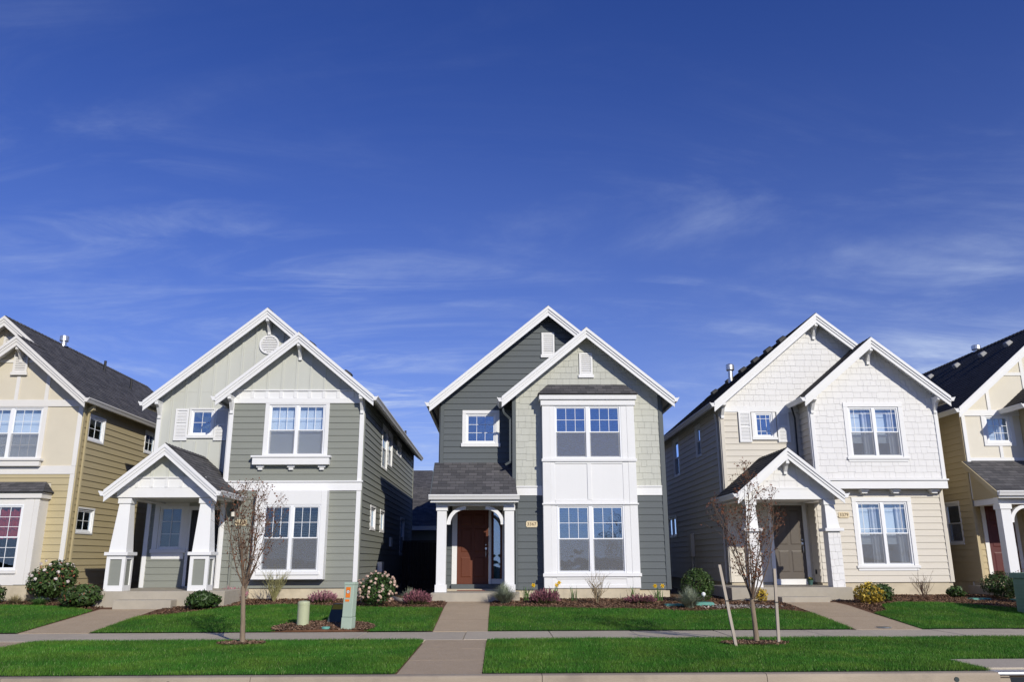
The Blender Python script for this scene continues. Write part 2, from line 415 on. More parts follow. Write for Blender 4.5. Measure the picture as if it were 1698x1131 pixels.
def sub_rects(r, holes):
    rs = [r]
    for h in holes:
        nx = []
        for a, b, c, d in rs:
            if h[0] >= b - 1e-6 or h[1] <= a + 1e-6 or h[2] >= d - 1e-6 or h[3] <= c + 1e-6: nx.append((a, b, c, d)); continue
            if h[2] > c: nx.append((a, b, c, h[2]))
            if h[3] < d: nx.append((a, b, h[3], d))
            lo, hi = max(c, h[2]), min(d, h[3])
            if h[0] > a: nx.append((a, h[0], lo, hi))
            if h[1] < b: nx.append((h[1], b, lo, hi))
        rs = nx
    return rs

class House:
    def __init__(s, name, loc, label):
        s.root = empty(name, loc, label, 'house'); s.pieces = {}
    def piece(s, kind, wall, mb, area, material):
        s.pieces.setdefault(kind, []).append((area, wall, mb, material))
    def finish(s):
        for kind, lst in s.pieces.items():
            lst.sort(key=lambda t: -t[0])
            for a, w, mb, m in lst[:300]: mb.build(kind, m, w)
            rest = {}
            for a, w, mb, m in lst[300:]: rest.setdefault((w.name, m), [w, MB()])[1].add(mb.v, mb.f)
            for (wn, m), (w, mb) in rest.items():
                o = mb.build(kind + '_field', m, w); o['kind'] = 'stuff'

def clad_boards(H, wall, pl, polys, holes, z0, material, exp=.178, lip=.02, maxlen=None, joined=False, kind='board'):
    allmb = MB()
    for poly in polys:
        us = [p[0] for p in poly]; zs = [p[1] for p in poly]
        ua, ub, za, zb = min(us), max(us), min(zs), max(zs)
        k = int(math.floor((za - z0) / exp + 1e-6))
        while z0 + k * exp < zb - 1e-4:
            r0 = z0 + k * exp; r1 = r0 + exp; k += 1
            segs = [(ua, ub)]; part = []
            for h in holes:
                if h[2] >= r1 - 1e-4 or h[3] <= r0 + 1e-4: continue
                if h[2] <= r0 + .014 and h[3] >= r1 - .014:
                    n2 = []
                    for a, b in segs:
                        if h[0] >= b or h[1] <= a: n2.append((a, b)); continue
                        if h[0] > a: n2.append((a, h[0]))
                        if h[1] < b: n2.append((h[1], b))
                    segs = n2
                else: part.append(h)
            s2 = []
            for a, b in segs:
                if maxlen and b - a > maxlen:
                    c = a + random.uniform(.9, maxlen)
                    while c < b - .4: s2.append((a, c - .0015)); a = c + .0015; c = a + maxlen
                s2.append((a, b))
            for a, b in s2:
                if b - a < .015: continue
                mb = MB(); ar = 0
                for rc in sub_rects((a, b, r0 + .0025, r1), part):
                    q = clip_poly([(rc[0], rc[2]), (rc[1], rc[2]), (rc[1], rc[3]), (rc[0], rc[3])], poly)
                    if not q or parea(q) < .0004: continue
                    ar += parea(q); df = lambda z: .004 + lip * (1 - (z - r0) / exp)
                    mb.prism([pl(u, z, 0) for u, z in q], [pl(u, z, df(z)) for u, z in q])
                if ar < .001: continue
                if joined: allmb.add(mb.v, mb.f)
                else: H.piece(kind, wall, mb, ar, material)
    if joined and allmb.v:
        o = allmb.build('siding', material, wall); o['kind'] = 'stuff'

def clad_shingles(H, wall, pl, polys, holes, z0, material, exp=.178, wch=(.15, .19, .24, .30, .34)):
    for poly in polys:
        us = [p[0] for p in poly]; zs = [p[1] for p in poly]
        ua, ub, za, zb = min(us), max(us), min(zs), max(zs)
        k = int(math.floor((za - z0) / exp + 1e-6))
        while z0 + k * exp < zb - 1e-4:
            r0 = z0 + k * exp; r1 = r0 + exp; k += 1
            u = ua - random.uniform(0, .2)
            while u < ub:
                w = random.choice(wch); st = random.choice((0, .004, .013, .02))
                rect = (u + .0022, u + w - .0022, r0 - st, r1 - .001); u += w
                mb = MB(); ar = 0
                for rc in sub_rects(rect, holes):
                    q = clip_poly([(rc[0], rc[2]), (rc[1], rc[2]), (rc[1], rc[3]), (rc[0], rc[3])], poly)
                    if not q or parea(q) < .0008: continue
                    ar += parea(q); df = lambda z: .005 + .010 * (1 - (z - r0) / exp)
                    mb.prism([pl(a, z, 0) for a, z in q], [pl(a, z, df(z)) for a, z in q])
                if ar > .001: H.piece('shingle', wall, mb, ar, material)

def core(H, name, pl, polys, holes, material, thick=.12, d=0.0):
    mb = MB()
    for poly in polys:
        us = [p[0] for p in poly]; zs = [p[1] for p in poly]
        for rc in sub_rects((min(us), max(us), min(zs), max(zs)), holes):
            q = clip_poly([(rc[0], rc[2]), (rc[1], rc[2]), (rc[1], rc[3]), (rc[0], rc[3])], poly)
            if q: mb.pprism(pl, q, d - thick, d)
    return mb.build(name, material, H.root)

def trim(H, name, pl, u0, u1, z0, z1, d1=.03, material='white', d0=.0, parent=None, bevel=.004):
    return MB().pbox(pl, u0, u1, z0, z1, d0, d1).build(name, material, parent or H.root, bevel=bevel)

def make_drape(pl, u0, u1, z0, z1, d, amp=.03, per=.11):
    mb = MB(); n = max(8, int((u1 - u0) / per * 8)); pts = []
    for i in range(n + 1):
        u = u0 + (u1 - u0) * i / n; pts.append((u, d + amp * math.sin(u / per * 6.28)))
    vs = [pl(u, z0, q) for u, q in pts] + [pl(u, z1, q) for u, q in pts]
    mb.add(vs, [(i, i + 1, n + 2 + i, n + 1 + i) for i in range(n)]); return mb

def window(H, pl, u0, u1, z0, z1, units=2, cols=3, rows=2, hung=True, casing=None, sill=None, inter='blind',
           grid='full', lower_grid=False, d=0.0, casing_mat='white', casing_d=.032, screen=True, mull=.085, glass=None):
    """opening u0..u1 x z0..z1; casing = (left, right, top, bottom) board widths"""
    fw = .042
    fr = MB(); a, b2 = d - .075, d + .006
    fr.pbox(pl, u0, u0 + fw, z0, z1, a, b2); fr.pbox(pl, u1 - fw, u1, z0, z1, a, b2)
    fr.pbox(pl, u0 + fw, u1 - fw, z1 - fw, z1, a, b2); fr.pbox(pl, u0 + fw, u1 - fw, z0, z0 + fw, a, b2)
    us = []
    w = (u1 - u0 - 2 * fw - (units - 1) * mull) / units
    for i in range(units):
        x0 = u0 + fw + i * (w + mull); us.append((x0, x0 + w))
        if i < units - 1: fr.pbox(pl, x0 + w, x0 + w + mull, z0 + fw, z1 - fw, a, b2 + .004)
    W = fr.build('window', 'vinyl', H.root, bevel=.003)
    if casing:
        l, r, t, b = casing
        if l: MB().pbox(pl, u0 - l, u0 - .001, z0, z1, d, d + casing_d).build('casing', casing_mat, W, bevel=.004)
        if r: MB().pbox(pl, u1 + .001, u1 + r, z0, z1, d, d + casing_d).build('casing', casing_mat, W, bevel=.004)
        if t: MB().pbox(pl, u0 - l, u1 + r, z1 + .001, z1 + t, d, d + casing_d + .004).build('casing', casing_mat, W, bevel=.004)
        if b: MB().pbox(pl, u0 - l, u1 + r, z0 - b, z0 - .001, d, d + casing_d + .002).build('casing', casing_mat, W, bevel=.004)
    if sill:
        o_, h_, e_ = sill
        MB().pbox(pl, u0 - e_, u1 + e_, z0 - h_, z0 - .0005, d + .001, d + o_).build('sill', casing_mat, W, bevel=.005)
    za, zb = z0 + fw, z1 - fw; zm = (za + zb) / 2
    for (x0, x1) in us:
        sashes = [(zm - .018, zb, d - .03, True), (za, zm + .018, d - .05, False)] if hung else [(za, zb, d - .03, True)]
        for (s0, s1, dd, upper) in sashes:
            rw = .032
            sm = MB(); sm.pbox(pl, x0, x0 + rw, s0, s1, dd - .02, dd + .012); sm.pbox(pl, x1 - rw, x1, s0, s1, dd - .02, dd + .012)
            sm.pbox(pl, x0 + rw, x1 - rw, s0, s0 + rw, dd - .02, dd + .012); sm.pbox(pl, x0 + rw, x1 - rw, s1 - rw, s1, dd - .02, dd + .012)
            S = sm.build('sash', 'vinyl', W)
            g0, g1, h0, h1 = x0 + rw, x1 - rw, s0 + rw, s1 - rw
            ue = [g0, g1]; ze = [h0, h1]
            if (upper or lower_grid) and grid == 'full':
                ue = [g0 + (g1 - g0) * i / cols for i in range(cols + 1)]; ze = [h0 + (h1 - h0) * i / rows for i in range(rows + 1)]
            elif upper and grid == 'prairie':
                k = .11; outer = (x0, x1) == us[0]
                if units == 2: ue = [g0, g0 + k, g1] if outer else [g0, g1 - k, g1]
                else: ue = [g0, g0 + k, g1 - k, g1]
                ze = [h0, h0 + k, h1 - k, h1]
            for i in range(len(ue) - 1):
                for j in range(len(ze) - 1):
                    MB().pbox(pl, ue[i] + .001, ue[i + 1] - .001, ze[j] + .001, ze[j + 1] - .001, dd - .008, dd - .004).build('pane', glass or ('glass_clear' if inter in ('shade', 'drape') else 'glass'), W)
            if len(ue) > 2 or len(ze) > 2:
                gm = MB(); q = .0065
                for u in ue[1:-1]: gm.pbox(pl, u - q, u + q, h0, h1, dd - .003, dd + .005)
                for z in ze[1:-1]: gm.pbox(pl, g0, g1, z - q, z + q, dd - .0025, dd + .0055)
                gm.build('grille', 'vinyl', W)
            if not upper and screen:
                MB().pbox(pl, x0 + .012, x1 - .012, s0 + .012, s1 - .03, d - .012, d - .009).build('insect_screen', 'insect_screen', W)
        di = d - .15
        if inter == 'blind':
            bm = MB(); z = zb - .02
            while z > za + .01:
                bm.prism([pl(x0, z, di - .022), pl(x0, z + .022, di + .018), pl(x0, z + .024, di + .018), pl(x0, z + .002, di - .022)],
                         [pl(x1, z, di - .022), pl(x1, z + .022, di + .018), pl(x1, z + .024, di + .018), pl(x1, z + .002, di - .022)]); z -= .046
            bm.build('blind', 'blind', W)
        elif inter == 'shade': MB().pbox(pl, x0 - .02, x1 + .02, za, zb, di - .01, di).build('roller_shade', 'shade', W)
        elif inter == 'drape':
            MB().pbox(pl, x0, x1, zm - .3, zb, di - .06, di - .055).build('roller_shade', 'shade', W)
            make_drape(pl, x1 - .26, x1 + .02, za, zb, di, .03, .1).build('curtain', 'drape', W, smooth=True)
        elif inter == 'red':
            make_drape(pl, x0 + .05, x1, zm - .05, zb, di, .05, .16).build('curtain', 'red_curtain', W, smooth=True)
    return W

def win_holes(wins):
    core_h = [(w['u0'], w['u1'], w['z0'], w['z1']) for w in wins]; clad_h = []
    for w in wins:
        c = w.get('casing') or (.02, .02, .02, .02)
        e = w.get('extra', (0, 0, 0, 0))
        clad_h.append((w['u0'] - c[0] - e[0], w['u1'] + c[1] + e[1], w['z0'] - c[3] - e[3], w['z1'] + c[2] + e[2]))
    return core_h, clad_h

def W_(u0, u1, z0, z1, **k): return dict(u0=u0, u1=u1, z0=z0, z1=z1, **k)
def put_windows(H, pl, wins, **common):
    for w in wins:
        k = {**common, **{a: b for a, b in w.items() if a not in ('extra',)}}
        window(H, pl, **k)

# ------------------------------------------------------------------ roofs
PITCH = 10 / 12
def courses(mb, e0, e1, r1, r0, raise_=.011):
    """shingle courses over a quad: eave e0-e1, ridge r0-r1"""
    e0, e1, r1, r0 = map(Vector, (e0, e1, r1, r0))
    nrm = (e1 - e0).cross(r0 - e0).normalized()
    if nrm.z < 0: nrm = -nrm
    ln = ((r0 + r1) / 2 - (e0 + e1) / 2).length; n = max(2, int(round(ln / .143)))
    ax = (e1 - e0).normalized()
    for k in range(n):
        t0, t1 = k / n, min(1, (k + 1) / n)
        a, b, c, d = e0.lerp(r0, t0), e1.lerp(r1, t0), e1.lerp(r1, t1), e0.lerp(r0, t1)
        A, B, C, D = a + nrm * raise_, b + nrm * raise_, c + nrm * .003, d + nrm * .003
        v0, v1 = k * .143 + .002, (k + 1) * .143 - .002
        uu = [(p - e0).dot(ax) for p in (a, b, c, d)]
        mb.add([A, B, C, D], [(0, 1, 2, 3)], [(uu[0], v0), (uu[1], v0), (uu[2], v1), (uu[3], v1)])
        mb.add([a, b, B, A], [(0, 1, 2, 3)], [(uu[0], v0), (uu[1], v0), (uu[1], v0 + .01), (uu[0], v0 + .01)])
    return nrm

def roof_slab(mb, e0, e1, r1, r0, th=.07):
    nrm = courses(mb, e0, e1, r1, r0)
    q = [Vector(p) for p in (e0, e1, r1, r0)]; low = [p - nrm * th for p in q]
    k = [(0.0, 0.0)] * 8
    mb.add(q + low, [(4, 5, 6, 7), (0, 1, 5, 4), (1, 2, 6, 5), (2, 3, 7, 6), (3, 0, 4, 7)], k)
    return nrm

def soffit(parent, e0, e1, r1, r0, material, off=.085):
    q = [Vector(p) for p in (e0, e1, r1, r0)]; nrm = (q[1] - q[0]).cross(q[3] - q[0]).normalized()
    if nrm.z < 0: nrm = -nrm
    MB().prism([p - nrm * off for p in q], [p - nrm * (off + .012) for p in q]).build('soffit', material, parent)

def ridge_cap(roof, a, b, s=PITCH, material='roofing', r=.13):
    a, b = Vector(a), Vector(b); n = max(2, int((b - a).length / .2)); mb = MB(); ax = (b - a).normalized()
    side = ax.cross(Vector((0, 0, 1))).normalized()
    for k in range(n):
        p, q = a.lerp(b, k / n), a.lerp(b, (k + 1.25) / n if k < n - 1 else 1)
        for sg in (-1, 1):
            t0, t1 = .035, .016
            o = side * sg * r; dz = Vector((0, 0, -r * s))
            up = Vector((0, 0, 1))
            mb.add([p + up * t0, p + o + dz + up * t0, q + o + dz + up * t1, q + up * t1,
                    p + up * (t0 - .014), p + o + dz + up * (t0 - .014)], [(0, 1, 2, 3), (0, 4, 5, 1)],
                   [(0, k * .2), (.13, k * .2), (.13, k * .2 + .13), (0, k * .2 + .13), (0, k * .2), (.13, k * .2)])
    mb.build('ridge_cap', material, roof)

def barge(roof, y, xa, za, xt, zt, depth=.28, material='white', stop=None, tail=True):
    """rake board in front of the gable at y, from apex (xa,za) to tail (xt,zt)"""
    sg = 1 if xt > xa else -1; pl = front(y)
    def zz(x): return za + (zt - za) * (x - xa) / (xt - xa)
    xe = stop if stop is not None else xt
    def strip(top, bot, d0, d1, grow=0):
        pts = [(xa, zz(xa) - top), (xe, zz(xe) - top), (xe, zz(xe) - bot), (xa, zz(xa) - bot)]
        return MB().pprism(pl, pts, d0, d1)
    B = strip(.0, depth, 0, .03).build('barge_board', material, roof)
    strip(.0, .165, .0305, .052).build('rake_moulding', material, B)
    strip(-.012, .085, .0525, .078).build('rake_moulding', material, B)
    return B

def gutter(H, pl, u0, u1, z, material='white', parent=None, name='gutter'):
    pts = [(0, 0), (0, -.125), (.075, -.125), (.10, -.07), (.13, -.025), (.13, 0), (.118, 0), (.112, -.02), (.012, -.02), (.012, 0)]
    return MB().prism([pl(u0, z + b, a) for a, b in pts], [pl(u1, z + b, a) for a, b in pts]).build(name, material, parent or H.root)

def downspout(H, pts, material, w=.035, parent=None):
    mb = MB()
    for a, b in zip(pts[:-1], pts[1:]):
        mb.tube([a, b], w, 4)
    return mb.build('downspout', material, parent or H.root)

def bracket(H, pl, u, z, out=.34, drop=.40, w=.09, material='white'):
    """knee brace under a gable overhang: z is its top, out its reach"""
    pts = [(0, 0), (out, 0), (out, -.075), (out * .62, -.13), (.075, -drop * .80), (.075, -drop), (0, -drop)]
    a = [pl(u - w / 2, z + q, p) for p, q in pts]; b = [pl(u + w / 2, z + q, p) for p, q in pts]
    o = MB().prism(a, b).build('bracket', material, H.root, bevel=.004)
    MB().pbox(pl, u - w * .62, u + w * .62, z + .0005, z + .03, .001, out + .012).build('bracket_cap', material, o)
    return o

def roof_vent(H, c, s, material='dark_metal', sg=1, name='roof_vent', size=.3):
    """low box vent on a roof slope, c on the slope, s slope, sg +1 right side"""
    c = Vector(c); t = Vector((sg, 0, -s)).normalized(); n = Vector((sg * s, 0, 1)).normalized(); y = Vector((0, 1, 0)); h = size / 2
    p = []
    for k, hh in ((0, .0), (1, .13)):
        g = h * (1 if k == 0 else .8)
        p += [c + t * (-g) - y * g + n * hh, c + t * g - y * g + n * (hh + (.02 if k else 0)), c + t * g + y * g + n * (hh + (.02 if k else 0)), c + t * (-g) + y * g + n * hh]
    return MB().hexa(p).build(name, material, H.root, bevel=.03)

def gable_vent(H, pl, uc, z0, z1, w, d=.0, sill=True, material='white', slat='white'):
    V = MB(); f = .055
    V.pbox(pl, uc - w / 2, uc - w / 2 + f, z0, z1, d, d + .04); V.pbox(pl, uc + w / 2 - f, uc + w / 2, z0, z1, d, d + .04)
    V.pbox(pl, uc - w / 2 + f, uc + w / 2 - f, z1 - f, z1, d, d + .04); V.pbox(pl, uc - w / 2 + f, uc + w / 2 - f, z0, z0 + f, d, d + .04)
    o = V.build('gable_vent', material, H.root, bevel=.003)
    MB().pbox(pl, uc - w / 2 + f, uc + w / 2 - f, z0 + f, z1 - f, d - .02, d + .004).build('vent_backing', 'vent_brown', o)
    z = z0 + f + .008; sp = (z1 - z0 - 2 * f) / 9
    while z < z1 - f - .02:
        a, b = uc - w / 2 + f, uc + w / 2 - f
        MB().prism([pl(a, z, d + .036), pl(a, z + sp * .8, d + .01), pl(a, z + sp * .8 + .006, d + .01), pl(a, z + .008, d + .036)],
                   [pl(b, z, d + .036), pl(b, z + sp * .8, d + .01), pl(b, z + sp * .8 + .006, d + .01), pl(b, z + .008, d + .036)]).build('slat', slat, o)
        z += sp
    if sill: MB().pbox(pl, uc - w / 2 - .03, uc + w / 2 + .03, z0 - .09, z0 - .001, d, d + .06).build('sill', material, o, bevel=.004)
    return o

def round_vent(H, pl, uc, zc, r, d=0.0):
    n = 28; mb = MB(); A = []; 
    ring = lambda rr, dd: [pl(uc + rr * math.cos(2 * math.pi * k / n), zc + rr * math.sin(2 * math.pi * k / n), dd) for k in range(n)]
    a, b, c, e = ring(r, d), ring(r, d + .045), ring(r - .055, d + .045), ring(r - .055, d)
    vs = a + b + c + e; fs = []
    for j in range(3):
        for k in range(n): fs.append((j * n + k, j * n + (k + 1) % n, (j + 1) * n + (k + 1) % n, (j + 1) * n + k))
    o = mb.add(vs, fs).build('gable_vent', 'white', H.root, smooth=False)
    q = ring(r - .056, d + .004); MB().add(q, [tuple(range(n))]).build('vent_backing', 'vent_brown', o)
    ri = r - .056; z = -ri + .02; sp = .052
    while z < ri - .03:
        h = math.sqrt(max(0, ri * ri - (z + .02) ** 2))
        if h > .04:
            MB().prism([pl(uc - h, zc + z, d + .036), pl(uc - h, zc + z + sp * .8, d + .01), pl(uc - h, zc + z + sp * .8 + .006, d + .01), pl(uc - h, zc + z + .008, d + .036)],
                       [pl(uc + h, zc + z, d + .036), pl(uc + h, zc + z + sp * .8, d + .01), pl(uc + h, zc + z + sp * .8 + .006, d + .01), pl(uc + h, zc + z + .008, d + .036)]).build('slat', 'white', o)
        z += sp

def shutter(H, pl, u0, u1, z0, z1, d=.02):
    mb = MB(); f = .05; zm = (z0 + z1) / 2
    mb.pbox(pl, u0, u0 + f, z0, z1, d, d + .035); mb.pbox(pl, u1 - f, u1, z0, z1, d, d + .035)
    for a, b in ((z0, z0 + f), (zm - f / 2, zm + f / 2), (z1 - f, z1)): mb.pbox(pl, u0 + f, u1 - f, a, b, d, d + .034)
    mb.pbox(pl, u0 + f, u1 - f, z0 + f, z1 - f, d - .001, d + .004)
    o = mb.build('shutter', 'white', H.root)
    z = z0 + f + .004
    while z < z1 - f - .02:
        if not (zm - f / 2 - .035 < z < zm + f / 2):
            MB().prism([pl(u0 + f, z, d + .03), pl(u0 + f, z + .034, d + .012), pl(u0 + f, z + .04, d + .012), pl(u0 + f, z + .008, d + .03)],
                       [pl(u1 - f, z, d + .03), pl(u1 - f, z + .034, d + .012), pl(u1 - f, z + .04, d + .012), pl(u1 - f, z + .008, d + .03)]).build('slat', 'white', o)
        z += .042
    return o

def text_mb(txt, size, pl, uc, zc, d, th=.004, mb=None):
    cu = bpy.data.curves.new('digits', 'FONT'); cu.body = txt; cu.size = size; cu.align_x = 'CENTER'; cu.align_y = 'CENTER'; cu.extrude = th / 2
    cu.resolution_u = 2
    t = bpy.data.objects.new('digits', cu); col.objects.link(t)
    dg = bpy.context.evaluated_depsgraph_get(); me = bpy.data.meshes.new_from_object(t.evaluated_get(dg))
    mb = mb or MB()
    mb.add([pl(uc + v.co.x, zc + v.co.y, d + v.co.z + th / 2) for v in me.vertices], [tuple(p.vertices) for p in me.polygons])
    bpy.data.objects.remove(t); bpy.data.curves.remove(cu); bpy.data.meshes.remove(me)
    return mb

def number_plaque(H, pl, uc, zc, txt, w=.31, h=.165, d=.024):
    c = .03; pts = [(uc - w / 2 + c, zc - h / 2), (uc + w / 2 - c, zc - h / 2), (uc + w / 2, zc - h / 2 + c), (uc + w / 2, zc + h / 2 - c),
                    (uc + w / 2 - c, zc + h / 2), (uc - w / 2 + c, zc + h / 2), (uc - w / 2, zc + h / 2 - c), (uc - w / 2, zc - h / 2 + c)]
    o = MB().pprism(pl, pts, d - .022, d + .014).build('house_number', 'plaque', H.root, bevel=.004)
    o['label'] = 'cream house number plaque reading ' + txt
    text_mb(txt, .128, pl, uc, zc, d + .0145).build('digits', 'plaque_ink', o)

def door(H, pl, u0, u1, z0, z1, material, panels=6, handle='r', d=0.0, casing=(.1, .1, .1), arch=False):
    D = MB().pbox(pl, u0, u1, z0, z1, d - .045, d).build('door', material, H.root)
    w = u1 - u0; h = z1 - z0
    cols_ = [(u0 + .11 * w / .9, u0 + w * .46), (u0 + w * .54, u1 - .11 * w / .9)]
    rows_ = [(z0 + .09 * h, z0 + .36 * h), (z0 + .43 * h, z0 + .75 * h), (z0 + .80 * h, z0 + .94 * h)]
    if panels == 4: rows_ = [(z0 + .09 * h, z0 + .38 * h), (z0 + .46 * h, z0 + .93 * h)]
    for a, b in cols_:
        for c, e in rows_:
            m = MB(); q = [(a, c), (b, c), (b, e), (a, e)]; q2 = [(a + .03, c + .03), (b - .03, c + .03), (b - .03, e - .03), (a + .03, e - .03)]
            m.prism([pl(u, z, d + .0005) for u, z in q], [pl(u, z, d + .012) for u, z in q2]).build('panel', material, D)
    uh = (u1 - .07) if handle == 'r' else (u0 + .07); zh = z0 + .95
    m = MB(); m.pbox(pl, uh - .025, uh + .025, zh - .02, zh + .05, d + .001, d + .018); m.tube([pl(uh, zh, d + .02), pl(uh, zh - .06, d + .06), pl(uh, zh - .19, d + .06), pl(uh, zh - .24, d + .015)], .011, 8)
    m.lathe(pl(uh, zh + .12, d + .02), [(.028, -.02), (.03, 0), (.028, .02)], 12)
    m.build('door_handle', 'steel', D, smooth=False)
    l, r, t = casing
    m = MB(); m.pbox(pl, u0 - l, u0 - .004, z0, z1 + .004, d - .03, d + .03); m.pbox(pl, u1 + .004, u1 + r, z0, z1 + .004, d - .03, d + .03)
    m.pbox(pl, u0 - l, u1 + r, z1 + .005, z1 + t, d - .03, d + .034)
    m.build('door_casing', 'white', D, bevel=.004)
    return D

def lantern(H, pl, u, z, d=.03):
    o = MB().pbox(pl, u - .05, u + .05, z - .08, z + .1, d - .02, d + .012).build('lantern', 'dark_metal', H.root)
    m = MB(); m.tube([pl(u, z + .06, d), pl(u, z + .13, d + .06), pl(u, z + .09, d + .12)], .01, 6)
    c = pl(u, z, d + .12); m.lathe(c, [(.02, .10), (.085, .045), (.085, .03), (.02, .03)], 10); m.lathe(c, [(.06, -.12), (.065, -.10), (.02, -.10)], 10)
    m.build('lantern_hood', 'dark_metal', o); MB().lathe(c, [(.05, -.10), (.06, .03)], 10).build('lantern_glass', 'lamp_glass', o)
    return o
# ------------------------------------------------------------------ house shells
RO = .36
def shell(H, X0, XL, X1, F1, F2, YB, zt, zs, siding, trimm='white', OV=.3, roofm='roofing', OVL=None, fascia='white', side_right=True, side_left=False,
          rwins=(), lwins=(), FL=None):
    """gable roofs, side and back walls, foundation; returns the numbers the fronts need"""
    xl, xr = X0 - OV, X1 + OV; xm = (xl + xr) / 2; zm = zt + PITCH * (xr - xm)
    xfl = XL - (OVL or OV); xf = (xfl + xr) / 2; zf = zt + PITCH * (xr - xf)
    ym, yf, ye = F2 - RO, F1 - RO, YB + .3
    zw = zt + OV * PITCH - .13
    mb = MB()
    roof_slab(mb, (xl, ym - .02, zt), (xl, ye, zt), (xm, ye, zm), (xm, ym - .02, zm))
    roof_slab(mb, (xr, ym - .02, zt), (xr, ye, zt), (xm, ye, zm), (xm, ym - .02, zm))
    roof = mb.build('roof', roofm, H.root); soffit(roof, (xl, ym, zt), (xl, ye, zt), (xm, ye, zm), (xm, ym, zm), trimm)
    soffit(roof, (xr, ym, zt), (xr, ye, zt), (xm, ye, zm), (xm, ym, zm), trimm)
    mb = MB()
    roof_slab(mb, (xr, yf - .02, zt), (xr, ym - .02, zt), (xf, ym - .02, zf), (xf, yf - .02, zf))
    roof_slab(mb, (xfl, yf - .02, zt), (xfl, F2, zt), (xf, F2, zf), (xf, yf - .02, zf))
    rf = mb.build('roof', roofm, H.root); rf['label'] = 'smaller front gable roof'
    soffit(rf, (xr, yf, zt), (xr, ym, zt), (xf, ym, zf), (xf, yf, zf), trimm); soffit(rf, (xfl, yf, zt), (xfl, F2, zt), (xf, F2, zf), (xf, yf, zf), trimm)
    ridge_cap(roof, (xm, ym - .03, zm), (xm, ye, zm), material=roofm); ridge_cap(rf, (xf, yf - .03, zf), (xf, ym + .3, zf), material=roofm)
    barge(roof, ym, xm, zm, xl, zt, material=fascia); barge(roof, ym, xm, zm, xr, zt, material=fascia, stop=xf + .02)
    barge(rf, yf, xf, zf, xfl, zt, material=fascia); barge(rf, yf, xf, zf, xr, zt, material=fascia)
    gutter(H, left(xl), ym - .06, ye, zt - .005, fascia); gutter(H, right(xr), yf - .06, ye, zt - .005, fascia); gutter(H, left(xfl), yf - .06, F2 - .03, zt - .005, fascia)
    # side, return and back walls
    rh, rc = win_holes(rwins); lh, lc = win_holes(lwins)
    pr = right(X1); FL = FL or F1; zk = 3.27 if FL > F1 else zs
    w = core(H, 'side_wall', pr, [[(F1 + .12, zk), (YB, zk), (YB, zw), (F1 + .12, zw)]] + ([[(FL + .12, zs), (YB, zs), (YB, zk), (FL + .12, zk)]] if FL > F1 else []), rh, siding)
    clad_boards(H, w, pr, [[(F1 + .02, zs), (YB, zs), (YB, zw), (F1 + .02, zw)]], rc + [(F1 - 1, F1 + .12, 0, 9), (F1 - 1, FL + .12, 0, zk)], zs, siding, maxlen=3.66, joined=not side_right)
    trim(H, 'corner_board', pr, F1 + .001, F1 + .115, zk + .002, zw, .034, siding)
    if FL > F1: trim(H, 'corner_board', pr, FL + .001, FL + .115, zs, zk, .034, siding)
    trim(H, 'corner_board', pr, YB - .1, YB, zs, zw, .036, siding)
    put_windows(H, pr, rwins)
    pll = left(X0); w = core(H, 'side_wall', pll, [[(F2 + .12, zs), (YB, zs), (YB, zw), (F2 + .12, zw)]], lh, siding)
    clad_boards(H, w, pll, [[(F2 + .02, zs), (YB, zs), (YB, zw), (F2 + .02, zw)]], lc + [(F2 - 1, F2 + .12, 0, 9)], zs, siding, maxlen=3.66, joined=not side_left)
    trim(H, 'corner_board', pll, F2 + .001, F2 + .115, zs, zw, .034, siding)
    put_windows(H, pll, lwins)
    core(H, 'back_wall', back(YB), [[(X0 + .12, zs), (X1 - .12, zs), (X1 - .12, zw), (xm, zm - .2), (X0 + .12, zw)]], [], siding)
    f = MB(); f.box(X0 + .02, X1 - .02, F2 + .02, YB - .02, -.1, zs - .004); f.box(XL + .02, X1 - .02, FL + .02, F2 + .019, -.1, zs - .004)
    fd = f.build('foundation', 'foundation', H.root)
    MB().box(X0 + .13, X1 - .13, F2 + .35, YB - .2, 3.12, 3.3).build('upper_floor', 'room', H.root)
    MB().box(X0 + .13, X1 - .13, F2 + 3.2, F2 + 3.3, zs, zw).build('partition_wall', 'room', H.root)
    return dict(xm=xm, zm=zm, xf=xf, zf=zf, xl=xl, xr=xr, xfl=xfl, ym=ym, yf=yf, zw=zw, roof=roof, rf=rf, zt=zt)

def gable_poly(S, X0, X1, z0, xa, za, drop=.13):
    return [(X0, z0), (X1, z0), (X1, min(za - drop - PITCH * (X1 - xa), 99)), (xa, za - drop), (X0, za - drop - PITCH * (xa - X0))]

def upper_left_poly(S, X0, XL, z0):
    """the strip of the main gable that shows to the left of and above the front gable roof"""
    zb = S['zw']
    a = [(X0, zb), (XL, zb), (S['xf'] - .02, S['zf'] + .02), (S['xm'], S['zm'] - .13)]
    return a

def battens(H, wall, pl, polys, holes, start, step, material, w=.055, d=.022):
    for poly in polys:
        us = [p[0] for p in poly]; zs = [p[1] for p in poly]; u = start
        while u < max(us):
            if u > min(us) + .02:
                for rc in sub_rects((u - w / 2, u + w / 2, min(zs), max(zs)), holes):
                    if rc[1] - rc[0] < w * .8: continue
                    q = clip_poly([(rc[0], rc[2]), (rc[1], rc[2]), (rc[1], rc[3]), (rc[0], rc[3])], poly)
                    if q and parea(q) > .003: MB().pprism(pl, q, 0, d).build('batten', material, wall)
            u += step

